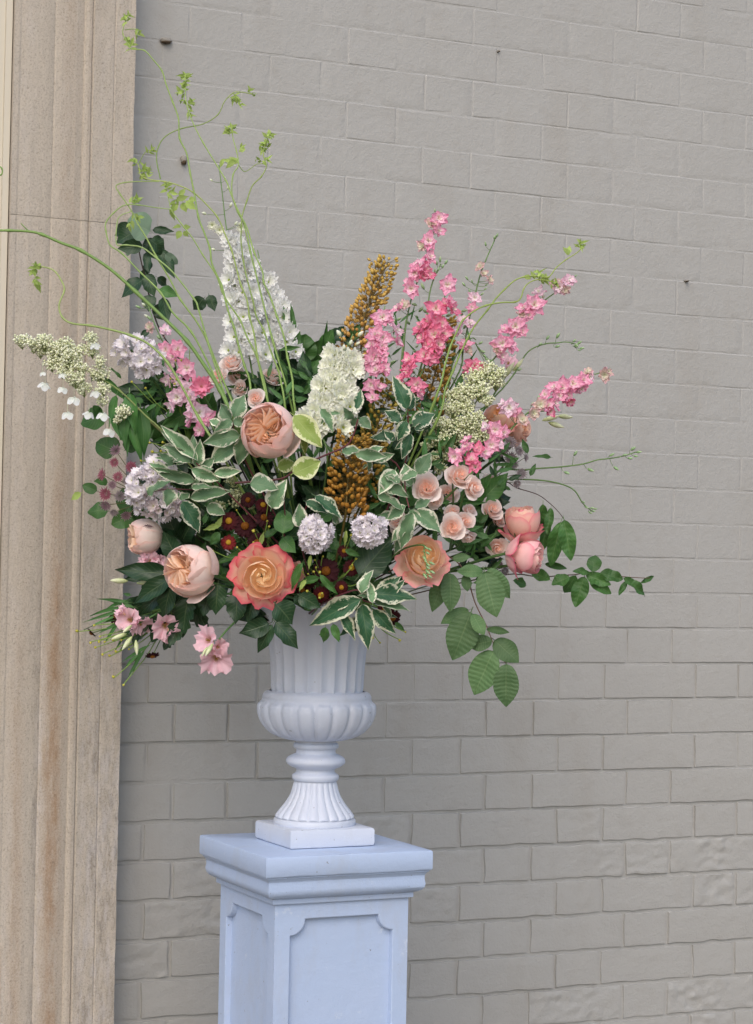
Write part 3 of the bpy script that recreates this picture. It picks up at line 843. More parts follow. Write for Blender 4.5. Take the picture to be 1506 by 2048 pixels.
bloom('hybrid_rose', 'open apricot rose with a green bud sprig hanging across it, right of the urn', 'rose', HY2, 848, 1116, 46, (.12, .38, .92), .30, roll=2.0)
HB1 = hybrid(.10, srgb('fde6cc'), srgb('fdd8c8'), srgb('e85a80'), srgb('f490a4'), 4, .8)
HB2 = hybrid(.15, srgb('fde4d6'), srgb('fcd2d0'), srgb('e44c78'), srgb('f490a8'), 4, 2.6)
bloom('rose_bud', 'pink edged orange rose bud standing upright at the right of the arrangement', 'rose', HB1, 1043, 1040, 40, (-.10, .96, .24), .14, roll=.6, sep=True, sz=1.15)
bloom('rose_bud', 'blush rose bud with a hot pink outer petal, lying sideways below the upright bud', 'rose', HB2, 1060, 1112, 40, (.90, -.10, .32), .18, roll=2.5, sep=True, sz=1.1)
HB3 = hybrid(.35, srgb('fee2bc'), srgb('fee4d0'), srgb('f29aa0'), srgb('f3b070'), 5, 1.2)
bloom('hybrid_rose', 'half open apricot and pink rose half hidden behind pink larkspur, upper right', 'rose', HB3, 1000, 832, 35, (-.35, .60, .60), .06, roll=1.2, sz=1.1)
HB4 = hybrid(.30, srgb('fae0cc'), srgb('f9d9cc'), srgb('f5cabd'), srgb('f4bf98'), 5, 4.2)
bloom('hybrid_rose', 'pale blush rose facing right just below the pink larkspur at the right', 'rose', HB4, 1038, 856, 33, (.72, .05, .55), .03, roll=0.2, sz=1.1)
HB5 = hybrid(.4, srgb('f6d2ba'), srgb('f6d8cc'), srgb('eeb0a0'), srgb('e8a478'), 4, 3.3)
bloom('hybrid_rose', 'small dull peach rose tucked behind the right side of the crimson edged rose', 'rose', HB5, 588, 1148, 24, (.3, .2, .8), .24, roll=0.2)

# spray roses: one stem, several blooms (each bloom a part, its petals sub-parts)
SP, SP2 = sprayrose(0), sprayrose(.9)
def spray(label, blooms, root, d0=None):
    t = thing('spray_rose', label, 'spray rose', P(*root[0:2], root[2]), 'blush spray roses')
    g = G(); rt = P(*root)
    for i, (px, py, rad, face, d, v) in enumerate(blooms):
        c = P(px, py, d); z = D3(*face); r_ = rad * PXM
        e = bpy.data.objects.new('bloom', None); COL.objects.link(e); e.parent = t; e.matrix_basis = Matrix.Translation(c - t.location)
        e.empty_display_size = .01
        Mx = frame(c, z, r_, i * 1.3)
        for m in (SP, SP2)[v]: put('petal', m, Mx, e)
        q = c - z * r_ * .8
        tube(g, [q, q - z * .02, q.lerp(rt, .5) + Vector((0, 0, -.006)), rt], .0016, .0022, srgb('52713d'), None, 5, 3)
    tube(g, [rt, rt.lerp(MOUTH, .5), MOUTH], .0022, .0028, srgb('4a6636'), None, 5, 3)
    put('stem', g.mesh('stem', MS), None, t)
    return t
spray('blush spray roses in a cluster of five right of the variegated leaves', [(853, 974, 27, (-.05, .25, 1), .30, 0), (921, 950, 25, (.30, .35, .8), .27, 0), (950, 974, 21, (.45, .15, .8), .27, 1), (896, 985, 20, (-.1, .1, .9), .20, 1), (868, 1002, 17, (-.2, -.3, .8), .24, 1)], (900, 1040, .16))
spray('blush spray roses in a low cluster above the open apricot rose', [(905, 1054, 24, (-.05, .1, 1), .28, 0), (932, 1043, 21, (.35, .2, .8), .25, 1), (906, 1022, 19, (0, .6, .6), .22, 1), (941, 1018, 14, (.4, .5, .6), .22, 1), (938, 1078, 14, (.2, -.7, .5), .22, 1)], (900, 1100, .14))
spray('faded cream spray roses at the right edge behind the rose buds', [(986, 1016, 22, (.2, .3, .7), .14, 1), (996, 1096, 20, (.1, -.2, .9), .14, 1), (985, 962, 20, (.3, .5, .5), .10, 1), (1000, 1040, 14, (.5, .2, .6), .12, 1)], (940, 1100, .10))
spray('blush spray roses below the white delphinium in the upper left', [(462, 722, 24, (-.15, .62, .6), .12, 1), (434, 750, 20, (-.4, .5, .6), .14, 0), (474, 748, 20, (.1, .4, .7), .10, 1), (543, 750, 23, (.1, .62, .65), .12, 1), (510, 795, 17, (-.1, .1, .9), .24, 1), (478, 776, 17, (-.4, .2, .7), .12, 1), (565, 780, 19, (.3, .3, .6), .08, 1)], (510, 860, .12))
spray('faded blush spray rose peeking out under the variegated leaves', [(793, 1040, 20, (-.5, .3, .7), .22, 1), (800, 1058, 18, (-.3, -.1, .9), .20, 1)], (830, 1090, .14))

# ------------------------------------------------------------------ small florets (each variant one mesh)
def petal_g(g, a, L, w_, lift, c0, c1, curl=0.0, ruf=0.0, r0=0.06, z0=0.0, tipnotch=0.0, nu=4, nv=5, ph=0.0, tipw=1.0):
    pts = []; cols = []
    for i in range(nu):
        u = i / (nu - 1)
        ww = w_ * math.sin(math.pi * (0.10 + 0.72 * u ** 0.8)) * (tipw if u == 1 else 1)
        for j in range(nv):
            v = 2 * j / (nv - 1) - 1
            r_ = r0 + L * u * (1 - .18 * abs(v) ** 2 * u) - tipnotch * L * (u == 1) * (abs(v) < .2)
            z = z0 + lift * u * L - curl * u * u * L + ruf * math.sin(v * 5 + ph + u * 2) * u * L + .05 * L * (v * v)
            x, y = r_, v * ww
            pts.append((x * math.cos(a) - y * math.sin(a), x * math.sin(a) + y * math.cos(a), z)); cols.append(mix(c0, c1, u))
    g.grid(pts, nu, nv, cols)
def ball(g, c, r, col, nu=4, nv=6, sy=1.0):
    b = blob(r, r, r * sy, c[0] * 9, nu, nv, .05); b.c = [col] * len(b.v); g.add(b, Matrix.Translation(c))
def fl_larkspur(c_out, c_in, seed):
    g = G(); rs_ = random.Random(seed)
    for k in range(6): petal_g(g, k * 1.047 + rs_.uniform(-.25, .25), 1.0 * rs_.uniform(.75, 1.15), .40, .20 + rs_.uniform(-.35, .40), c_in, c_out, ruf=.16, ph=k, nv=7, tipw=.7)
    for k in range(6): petal_g(g, k * 1.047 + .6 + rs_.uniform(-.3, .3), .64 * rs_.uniform(.7, 1.15), .28, .65 + rs_.uniform(-.2, .3), mix(c_in, (1, 1, 1), .35), mix(c_out, c_in, .5), ruf=.18, ph=k * 2, z0=.05)
    for k in range(3): petal_g(g, k * 2.1, .30, .16, 1.1, srgb('c9cfa0'), mix(c_in, (1, 1, 1), .4), z0=.1, nu=3, nv=3)
    tube(g, [(0, 0, .05), (.05, -.1, -.35), (.0, -.3, -.75)], .09, .03, c_out, mix(c_out, srgb('8f9a60'), .4), 5, 2)
    return g.mesh('floret', MP)
def fl_double(c_out, c_in, cen, seed, n=22):
    g = G(); rs_ = random.Random(seed)
    for k in range(n):
        t = k / n
        petal_g(g, k * 2.4, (.95 - .55 * t) * rs_.uniform(.9, 1.1), .34 - .12 * t, .15 + 1.0 * t, c_in, c_out, ruf=.10, ph=k, z0=.04 * t, tipw=.75)
    ball(g, (0, 0, .12), .10, cen); return g.mesh('floret', MP)
def fl_stock(c, seed):
    g = G(); rs_ = random.Random(seed)
    for k in range(9): petal_g(g, k * 2.4, (.95 - .05 * k) * rs_.uniform(.85, 1.1), .44, .1 + .12 * k, mix(c, srgb('e8e8c0'), .35), c, ruf=.26, ph=k * 1.7, z0=.02 * k, nv=7)
    ball(g, (0, 0, .2), .09, srgb('c6cc8c')); return g.mesh('floret', MP)
def fl_daisy(c, c2, cen, n, seed, hole=False):
    g = G(); rs_ = random.Random(seed)
    for ring in range(2):
        for k in range(n): petal_g(g, (k + ring * .5) * 6.283 / n + rs_.uniform(-.08, .08), .72 * rs_.uniform(.9, 1.08), .17, .10 - .25 * ring + rs_.uniform(-.1, .1), c2, c, r0=.24, nu=4, nv=3, tipw=1.3, curl=.15)
    b = blob(.33, .33, .22, seed, 6, 12, .12); b.c = [mix(cen, srgb('7a4a10'), .6 * (p[2] < .05) + .5 * hole) for p in b.v]; g.add(b, Matrix.Translation((0, 0, .06)))
    for k in range(30):
        r_ = .30 * math.sqrt(k / 30); a = k * 2.4; ball(g, (r_ * math.cos(a), r_ * math.sin(a), .06 + .22 * math.sqrt(max(0, 1 - (r_ / .33) ** 2))), .035, cen, 3, 4)
    return g.mesh('flower_head', MP)
def fl_astrantia(c, c2, seed):
    g = G(); rs_ = random.Random(seed)
    for k in range(16): petal_g(g, k * .3927, .80 * rs_.uniform(.85, 1.1), .10, .25 + rs_.uniform(-.1, .2), mix(c, srgb('8aa070'), .3), c2, r0=.2, nu=4, nv=3, tipw=.15)
    for k in range(46):
        a = k * 2.4; th = 1.45 * math.sqrt(k / 46); d = Vector((math.sin(th) * math.cos(a), math.sin(th) * math.sin(a), math.cos(th)))
        tube(g, [d * .1, d * rs_.uniform(.5, .72)], .012, .010, mix(c, c2, rs_.random()), None, 3, 1); ball(g, tuple(d * .62), .045, mix(c, c2, rs_.random() * .6), 3, 4)
    return g.mesh('flower_head', MP)
def fl_lisianthus(c, c_in, seed):
    g = G()
    for k in range(6):
        a0 = k * 1.047; pts = []; cols = []
        for i in range(8):
            u = i / 7
            r_ = .10 + .30 * u + .48 * sm(.45, 1, u) * u
            z = -.9 + 1.2 * u - .22 * u ** 5
            for j in range(7):
                v = 2 * j / 6 - 1; a = a0 + v * .68 * (1 + .04 * k % 2)
                zz = z - .16 * v * v * u + .26 * u ** 3 * math.sin(v * 7 + k * 2 + seed)
                r2 = r_ * (1 + .05 * v) * (1 - .22 * abs(v) ** 3 * u) * (1 + .12 * math.sin(k * 2.3)) + .09 * u ** 3 * math.sin(v * 9 + seed + k)
                pts.append((r2 * math.cos(a), r2 * math.sin(a), zz)); cols.append(mix(c_in, c, sm(.05, .55, u)))
        g.grid(pts, 8, 7, cols)
    for k in range(6): tube(g, [(0, 0, -.6), (.08 * math.cos(k), .08 * math.sin(k), -.1)], .015, .02, srgb('c9b254'), None, 3, 1)
    return g.mesh('flower_head', MP)
def fl_bud(c0, c1, seed, L=1.0):
    g = G(); pts = []; cols = []
    for i in range(7):
        u = i / 6; r_ = .40 * math.sin(math.pi * (u * .93 + .04)) ** .8 * (1 - .25 * u)
        for j in range(8):
            a = j * .785; rr_ = r_ * (1 + .10 * math.cos(4 * a)); pts.append((rr_ * math.cos(a + u * .4), rr_ * math.sin(a + u * .4), (u - .1) * 1.6 * L)); cols.append(mix(c0, c1, u))
    g.grid(pts, 7, 8, cols, close=True); return g.mesh('bud', MB)
def var(fn, *a, n=3): return [fn(*a, s_ * 3 + 1) for s_ in range(n)]
LKP = var(fl_larkspur, srgb('f6a4c6'), srgb('fdd2e2')); LKH = var(fl_larkspur, srgb('f280a8'), srgb('fbb0c8')); LKL = var(fl_larkspur, srgb('f8cade'), srgb('fdeef4'))
LKF = var(fl_larkspur, srgb('ecbcc8'), srgb('d9d6b4'))
DBL = [fl_double(srgb('fbfbfb'), srgb('f6f8ec'), srgb('a9bf58'), s_) for s_ in (1, 5, 8)]
DBC = [fl_double(srgb('fbfbf2'), srgb('f1f5d8'), srgb('b3bd55'), s_) for s_ in (2, 6, 9)]
DBP = [fl_double(srgb('f29ab8'), srgb('f6a8bd'), srgb('c58a7a'), s_, 26) for s_ in (3, 7)]
STK = var(fl_stock, srgb('f7f1f9')); STP = var(fl_stock, srgb('eee0e8'))
HEL = [fl_daisy(srgb('3f0c16'), srgb('581418'), srgb('c99a2e'), 13, 1), fl_daisy(srgb('340a12'), srgb('420f18'), srgb('9a6020'), 13, 2, True)]
HER = [fl_daisy(srgb('74161e'), srgb('8a2620'), srgb('d9b03c'), 13, 4)]
AST = [fl_astrantia(srgb('8c5a74'), srgb('b597a6'), 1), fl_astrantia(srgb('a0365c'), srgb('b96a8a'), 2)]; ASG = [fl_astrantia(srgb('a08c9a'), srgb('b8a8ae'), 3)]
LIS = var(fl_lisianthus, srgb('fad2dc'), srgb('e8c09a'), n=2)
BGR = [fl_bud(srgb('7da06a'), srgb('a9c896'), 1), fl_bud(srgb('6f9a58'), srgb('b4cc9c'), 2, 1.1)]
BWH = [fl_bud(srgb('c9d6a4'), srgb('eef0e0'), 1, .8)]; BLI = [fl_bud(srgb('c2cf90'), srgb('e8ecc8'), 1, 1.5)]
BYL = [fl_bud(srgb('8f9a3c'), srgb('c9bf4c'), 1, .55)]
def head(parent, ms, px, py, rad, face, d, name=None, roll=None, sz=1.0):
    m = R.choice(ms); c = P(px, py, d); r_ = rad * PXM
    return put(name or m.name.split('.')[0], m, frame(c, D3(*face), (r_, r_, r_ * sz), R.uniform(0, 6.28) if roll is None else roll), parent)
def stem_thing(name, label, cat, pts, d0, d1, r0=.0011, r1=.0022, c0='7f9a58', c1='5f7d42', group=None, knob=0.0, tail=True, extra=None):
    path = px_path(pts, d0, d1, tail); t = thing(name, label, cat, path[-1], group)
    g = G(); tube(g, path, r0, r1, srgb(c0), srgb(c1), 6, 4, knob)
    for e in (extra or []): tube(g, px_path(e[0], e[1], e[2], False), r0 * .8, r0, srgb(c0), srgb(c1), 5, 3)
    put('stem', g.mesh('stem', MS), None, t); return t

# ------------------------------------------------------------------ larkspur spikes
def spike(label, path, florets, d0, d1, buds=(), group='pink larkspur stems', name='larkspur', cat='larkspur', stalk=True):
    t = stem_thing(name, label, cat, path, d0, d1, group=group, c0='6d8a52', c1='55733c')
    L = [0.0]
    for a, b in zip(path, path[1:]): L.append(L[-1] + math.hypot(b[0] - a[0], b[1] - a[1]))
    def near(px, py):
        bi, bd, bt = 0, 1e9, 0
        for i, (a, b) in enumerate(zip(path, path[1:])):
            ab = (b[0] - a[0], b[1] - a[1]); q = max(0, min(1, ((px - a[0]) * ab[0] + (py - a[1]) * ab[1]) / (ab[0] ** 2 + ab[1] ** 2 + 1e-9)))
            dd = math.hypot(px - a[0] - ab[0] * q, py - a[1] - ab[1] * q)
            if dd < bd: bi, bd, bt = i, dd, q
        a, b = path[bi], path[bi + 1]; s_ = L[bi] + (L[bi + 1] - L[bi]) * bt
        return (a[0] + (b[0] - a[0]) * bt, a[1] + (b[1] - a[1]) * bt, d0 + (d1 - d0) * s_ / L[-1])
    gs = G(); 
    for (px, py, rad, ms, *rest) in list(florets) + [(b[0], b[1], b[2], b[3] if len(b) > 3 else BGR) for b in buds]:
        sx, sy, sd = near(px, py)
        dx, dy = (px - sx) / 30, -(py - sy) / 30
        bud = ms in (BGR, BWH, BLI, BYL)
        up = (path[0][0] - path[-1][0], -(path[0][1] - path[-1][1])); ul = math.hypot(*up); up = (up[0] / ul, up[1] / ul)
        face = rest[0] if rest else ((dx + up[0] * .3 + rr(-.3, .3), dy + up[1] * .3 + rr(-.25, .25), rr(.5, 1.0)) if not bud else (dx + up[0] * .6, dy + up[1] * .6, .2))
        dd = sd + (.012 + rad * PXM * .35 if not bud else .004)
        if not bud: rad *= 1.18
        head(t, ms, px, py, rad, face, dd)
        q = P(px, py, dd) - D3(*face) * rad * PXM * .3
        s3 = P(sx - up[0] * rad * .7, sy + up[1] * rad * .7, sd)
        tube(gs, [s3, s3.lerp(q, .5) + Vector((0, 0, -.001)), q], .0006, .0005, srgb('6a8750'), None, 4, 2)
    if gs.v: put('flower_stalks', gs.mesh('flower_stalks', MS), None, t)['kind'] = 'stuff'
    return t
spike('tallest pink larkspur spike rising above the others, centre right',
      [(876, 428), (866, 470), (850, 520), (836, 560), (822, 600), (812, 650), (808, 690), (804, 750), (790, 800)],
      [(877, 437, 16, LKP, (.2, .1, 1)), (864, 447, 13, LKF), (876, 462, 13, LKP), (857, 483, 17, LKP, (.1, .2, 1)), (845, 494, 12, LKF), (860, 514, 13, LKP),
       (838, 533, 17, LKP), (850, 540, 15, LKH), (830, 546, 16, LKP, (-.2, 0, 1)), (845, 552, 14, LKH), (857, 549, 12, LKH), (822, 578, 17, LKP, (0, 0, 1)), (818, 566, 12, LKP),
       (808, 612, 13, LKF), (796, 616, 12, LKP)], .02, .10, [(870, 424, 5), (880, 428, 4)])
spike('bright hot pink larkspur spike with the reddest florets, right of centre',
      [(896, 560), (888, 600), (876, 650), (862, 700), (846, 740), (832, 770), (820, 810)],
      [(894, 570, 18, LKP, (.1, .1, 1)), (872, 618, 19, LKH, (-.1, .1, 1)), (888, 610, 14, LKH), (904, 618, 15, LKH), (898, 606, 12, LKP), (856, 648, 20, LKH), (880, 650, 19, LKH), (842, 656, 15, LKH), (868, 670, 20, LKH, (0, .1, 1)),
       (885, 668, 17, LKH), (846, 676, 16, LKH), (858, 690, 18, LKH), (876, 690, 17, LKH), (850, 712, 18, LKH), (862, 716, 15, LKH), (818, 722, 15, LKH), (816, 746, 16, LKH), (820, 735, 14, LKH), (803, 760, 13, LKH), (834, 770, 17, LKH), (838, 786, 13, LKP)], .08, .16)
spike('soft pink larkspur spike beside the cream delphinium, centre',
      [(770, 612), (764, 640), (756, 680), (752, 720), (752, 760), (748, 800)],
      [(765, 635, 19, LKP, (0, .1, 1)), (778, 640, 12, LKL), (752, 672, 19, LKP), (766, 678, 16, LKP), (744, 692, 15, LKP), (764, 695, 15, LKP), (792, 660, 13, LKL), (794, 682, 12, LKP), (748, 716, 19, LKP, (0, 0, 1)), (764, 710, 15, LKP), (738, 722, 14, LKP),
       (768, 740, 15, LKP), (752, 742, 16, LKP), (742, 770, 15, LKP, (0, 0, 1)), (756, 774, 13, LKP), (745, 796, 12, LKP)], .12, .16)
spike('pale pink larkspur spike leaning up to the far right past the green vine tips',
      [(1142, 556), (1120, 578), (1090, 600), (1062, 625), (1040, 655), (1016, 686), (990, 715), (966, 745), (930, 800)],
      [(1141, 560, 12, LKL), (1134, 563, 12, LKL), (1118, 575, 14, LKL), (1112, 566, 11, LKF), (1128, 580, 11, LKF), (1078, 585, 12, LKL), (1068, 610, 20, LKP, (.1, .2, 1)), (1048, 618, 13, LKP), (1044, 628, 11, LKF), (1058, 632, 11, LKP),
       (1030, 653, 20, LKP, (0, .1, 1)), (1012, 660, 13, LKP), (1043, 664, 13, LKP), (1004, 687, 19, LKP, (-.1, 0, 1)), (1020, 690, 15, LKP), (994, 700, 13, LKF), (1002, 712, 12, LKP), (949, 732, 17, LKH, (0, .2, 1)), (960, 738, 13, LKH), (936, 738, 12, LKH)], .06, .12,
      [(1085, 596, 8, BWH), (1150, 553, 4)])
spike('dense pink larkspur spike pointing low right beneath the bud sprig',
      [(1214, 742), (1180, 752), (1150, 768), (1120, 785), (1090, 806), (1060, 822), (1030, 850), (1000, 880), (965, 915), (930, 960)],
      [(1208, 750, 13, LKF), (1216, 745, 9, LKF), (1176, 745, 11, LKF), (1165, 762, 16, LKP, (.1, .2, 1)), (1178, 756, 11, LKL), (1146, 768, 18, LKP, (0, .2, 1)), (1160, 777, 13, LKP), (1124, 776, 18, LKP, (-.1, .1, 1)), (1108, 776, 13, LKP), (1134, 790, 14, LKP), (1141, 802, 11, LKH), (1118, 792, 13, LKP), (1090, 790, 12, LKP),
       (1094, 812, 14, LKP), (1108, 806, 13, LKP), (1080, 810, 13, LKF), (1066, 826, 13, LKF), (1100, 822, 11, LKH), (1018, 815, 17, LKL, (0, 0, 1)), (1030, 826, 13, LKP), (1006, 810, 11, LKL), (1045, 840, 13, LKF), (990, 860, 17, LKP, (0, .1, 1)), (972, 856, 11, LKL), (1006, 866, 13, LKP), (982, 890, 16, LKP, (.1, 0, 1)), (968, 905, 14, LKP), (996, 885, 12, LKL),
       (935, 896, 15, LKP), (910, 914, 15, LKP, (-.3, 0, .8)), (944, 922, 15, LKH), (958, 900, 13, LKH), (950, 934, 13, LKH), (934, 882, 11, LKP), (922, 908, 13, LKP)], .06, .26,
      [(1075, 800, 7), (1080, 822, 7), (1062, 812, 6)])
spike('slim faded larkspur spire of green buds and shrivelled pink florets',
      [(993, 470), (985, 490), (976, 510), (962, 545), (950, 590), (938, 640), (926, 700), (905, 770)],
      [(960, 533, 10, LKF), (967, 548, 9, LKF), (978, 560, 10, LKF), (950, 596, 13, LKL), (944, 616, 11, LKP), (940, 648, 13, LKL), (926, 640, 11, LKL), (930, 690, 14, LKP), (918, 660, 12, LKL), (936, 700, 10, LKF)], .02, .06,
      [(993, 474, 6), (988, 478, 5), (972, 492, 6), (936, 560, 6), (930, 572, 6), (945, 566, 5), (968, 580, 5), (962, 590, 5), (978, 566, 6), (940, 586, 6), (970, 572, 5)])
for lab, path, bs in (('green larkspur bud sprig arching to a cluster of small pods at upper right', [(1152, 688), (1131, 684), (1112, 686), (1094, 687), (1069, 695), (1053, 707), (1041, 726), (1028, 748), (1006, 776), (984, 800), (930, 870)],
                       [(1113, 676, 8), (1093, 679, 7), (1078, 691, 6), (1111, 694, 7), (1146, 684, 6), (1155, 688, 7), (1150, 694, 6), (1160, 697, 6), (1156, 700, 5), (1036, 741, 6), (1148, 692, 6)]),
                      ('long thin green bud sprig reaching right across the bare wall', [(1272, 904), (1247, 912), (1219, 917), (1194, 920), (1166, 928), (1119, 934), (1075, 937), (1047, 940), (997, 942), (940, 980)],
                       [(1148, 911, 8), (1129, 944, 8), (1176, 938, 8), (1219, 912, 8), (1228, 934, 8), (1262, 900, 8), (1273, 905, 7), (1256, 916, 7), (1268, 912, 6), (1246, 911, 6)]),
                      ('fine drooping green bud sprig curving down at the right', [(1184, 1022), (1166, 1007), (1150, 982), (1128, 970), (1094, 962), (1050, 959), (1000, 961), (950, 990)],
                       [(1184, 1022, 5), (1178, 1024, 5), (1170, 1014, 5), (1188, 1018, 5), (1165, 1004, 4), (1181, 1016, 5)]),
                      ('short green bud sprig standing among the pink larkspur', [(882, 528), (873, 545), (862, 575), (856, 610), (852, 660), (846, 720)], [(880, 524, 7), (874, 530, 6), (890, 528, 7), (884, 536, 6), (870, 545, 6), (876, 542, 6), (848, 578, 9), (893, 632, 8)]),
                      ('small green pods nodding above the pale lace flowers at the right', [(952, 680), (944, 676), (926, 690), (912, 712), (903, 735), (896, 780), (880, 830)], [(958, 688, 7), (962, 702, 7), (970, 716, 8), (980, 720, 8), (974, 730, 8), (984, 732, 7), (962, 740, 8), (966, 710, 6), (958, 760, 8), (988, 758, 8)])):
    spike(lab, path, [], .04, .10, bs, group='green bud sprigs', name='bud_sprig', cat='bud sprig')

# dense fill of green pods and thin larkspur leaves between the spikes
t = stem_thing('larkspur', 'tangle of unopened green larkspur tops between the two pinkest spikes', 'larkspur', [(812, 640), (806, 690), (800, 750), (795, 820)], .02, .08)
for k in range(46):
    x, y = rr(770, 935), rr(600, 760); head(t, BGR, x, y, rr(5, 9), (rr(-1, 1), rr(0, 1), rr(.2, .8)), rr(-.02, .06))
for k in range(60):
    x, y = rr(765, 950), rr(640, 840); a = rr(.6, 2.5); l = rr(25, 60)
    leaf(t, 'narrow', (x, y), (x + l * math.cos(a), y - l * math.sin(a)), rr(1.6, 3.0), rr(-.03, .06))

# left pink larkspur
spike('pink and blush larkspur spike on the left, between the lilac stocks and the green stems',
      [(296, 610), (310, 650), (330, 690), (352, 720), (372, 750), (392, 790), (410, 830), (440, 880)],
      [(300, 655, 11, LKF), (331, 664, 13, LKL), (332, 700, 15, LKP), (355, 700, 17, LKP, (.1, .2, 1)), (346, 715, 14, LKP), (374, 737, 19, LKP, (0, .1, 1)), (340, 726, 13, LKL), (358, 760, 14, LKL), (336, 760, 13, LKL), (376, 780, 18, LKL, (0, 0, 1)), (355, 795, 19, LKL, (-.1, -.1, 1)), (383, 795, 16, LKL), (345, 812, 14, LKL),
       (398, 826, 22, LKL, (0, 0, 1)), (380, 838, 14, LKP), (412, 842, 13, LKP), (402, 860, 14, LKP), (420, 835, 12, LKP), (385, 820, 13, LKL)], .06, .22,
      [(285, 600, 7), (290, 612, 8, BWH), (281, 616, 7), (296, 635, 8, BWH), (302, 640, 7), (320, 678, 7), (318, 690, 6), (362, 684, 6)])
bloom('pompon_flower', 'double bright pink ruffled larkspur bloom on the left, the largest pink one there', 'flower', [DBP[0]], 403, 773, 25, (0, .1, 1), .24)

# ------------------------------------------------------------------ white and cream delphiniums
def cluster_on(path, wd, n, seed, rad):
    out = []; q = random.Random(seed)
    for k in range(n):
        t_ = (k + .5) / n; f = t_ * (len(path) - 1); i = min(int(f), len(path) - 2); u = f - i
        x = path[i][0] * (1 - u) + path[i + 1][0] * u; y = path[i][1] * (1 - u) + path[i + 1][1] * u
        w_ = wd[0] + (wd[1] - wd[0]) * t_; o = ((k * .618) % 1 - .5) * 2 * w_
        out.append((x + o, y + q.uniform(-8, 8), q.uniform(*rad), o / max(w_, 1)))
    return out
p1 = [(470, 480), (480, 520), (482, 570), (488, 620), (494, 670), (500, 720)]
t = spike('tall white double delphinium spike behind the green stems, upper left', [(438, 330), (446, 400), (452, 450), (462, 500)] + p1[1:] + [(515, 790)],
          [(x, y, r_, DBL, (o * .8, .15, 1)) for x, y, r_, o in cluster_on(p1, (13, 42), 38, 4, (16, 24))], .02, .10,
          [(425, 362, 6, BWH), (449, 360, 6, BWH), (455, 378, 7, BWH), (412, 428, 8, BWH), (460, 414, 9, BWH), (470, 450, 8, BWH), (478, 450, 7, BWH), (430, 500, 7, BWH)], group='white delphiniums', name='delphinium', cat='delphinium')
for x, y, r_ in ((424, 450, 12), (439, 460, 13), (482, 455, 13), (476, 490, 15)): head(t, DBC, x, y, r_, (.1, -.2, 1), .04)
p2 = [(528, 560), (540, 610), (552, 660), (560, 700)]
spike('shorter white double delphinium leaning right beside the tall one', [(515, 500)] + p2 + [(566, 770)],
      [(x, y, r_, DBL, (o * .8, .15, 1)) for x, y, r_, o in cluster_on(p2, (20, 32), 22, 9, (19, 25))] + [(553, 590, 13, DBL, (.8, .6, .5))], .0, .08,
      group='white delphiniums', name='delphinium', cat='delphinium')
p3 = [(688, 710), (680, 745), (668, 785), (655, 825), (640, 862)]
spike('creamy white double delphinium at the centre with round buds on top', [(706, 668)] + p3 + [(655, 920)],
      [(x, y, r_, DBC, (o * .8, .15, 1)) for x, y, r_, o in cluster_on(p3, (22, 50), 32, 12, (19, 26))], .12, .24,
      [(681, 672, 12, BWH), (717, 672, 12, BWH), (700, 690, 10, BWH), (688, 700, 10, BWH), (712, 690, 9, BWH), (664, 712, 12, BWH), (706, 707, 10, BWH), (730, 700, 10, BWH), (722, 712, 9, BWH)], group='white delphiniums', name='delphinium', cat='delphinium')

# ------------------------------------------------------------------ golden foxtail lilies
def foxtail(label, path, wd, n, d0, d1, cols):
    t = stem_thing('foxtail_lily', label, 'foxtail lily', path, d0, d1, .0012, .003, '6b5a28', '7d6b34', 'golden foxtail lilies')
    g = G(); gk = G(); ca, cb = srgb(cols[0]), srgb(cols[1])
    L = [0.0]
    for a, b in zip(path, path[1:]): L.append(L[-1] + math.hypot(b[0] - a[0], b[1] - a[1]))
    tot = L[-1]
    bud = G(); pts = []
    for i in range(6):
        u = i / 5; r_ = .46 * math.sin(math.pi * (u * .9 + .06)) ** .8
        for j in range(6): pts.append((r_ * math.cos(j * 1.047), r_ * math.sin(j * 1.047), u * 1.5))
    bud.grid(pts, 6, 6, [(1, 1, 1)] * 36, close=True)
    for k in range(n):
        t_ = (k + .5) / n; s_ = t_ * tot
        i = max(j for j in range(len(L) - 1) if L[j] <= s_); u = (s_ - L[i]) / (L[i + 1] - L[i])
        a, b = path[i], path[i + 1]; x = a[0] + (b[0] - a[0]) * u; y = a[1] + (b[1] - a[1]) * u; dd = d0 + (d1 - d0) * t_
        axis = (P(a[0], a[1], 0) - P(b[0], b[1], 0)).normalized()
        ph = k * 2.39996; e1 = axis.orthogonal().normalized(); e2 = axis.cross(e1)
        rad = (wd[0] + (wd[1] - wd[0]) * min(1, t_ * 1.4)) * PXM
        out = (e1 * math.cos(ph) + e2 * math.sin(ph)); c = P(x, y, dd)
        dirn = (out + axis * rr(.5, 1.1)).normalized(); q = c + out * rad * rr(.62, .80) + axis * rad * rr(-.1, .5)
        sz = rr(5.6, 8.2) * PXM * (.85 + .35 * t_)
        col = mix(ca, cb, min(1, max(0, t_ + rr(-.25, .25))))
        bud.c = [mix(col, srgb('8a6420'), .3 * (p[2] < .3)) for p in bud.v]
        g.add(bud, frame(q, dirn, (sz * 1.1, sz * 1.1, sz), ph))
        tube(gk, [c, c.lerp(q, .6) - axis * .001, q], .0005, .0004, srgb('6d5a2a'), None, 3, 1)
    o = put('buds', g.mesh('buds', MB), None, t); o['kind'] = 'stuff'
    put('flower_stalks', gk.mesh('flower_stalks', MS), None, t)['kind'] = 'stuff'
foxtail('mustard gold foxtail lily spike leaning left, top of the arrangement', [(776, 524), (760, 560), (742, 600), (722, 650), (706, 700), (696, 740)], (22, 38), 260, .0, .05, ('ccac54', 'd4a45a'))
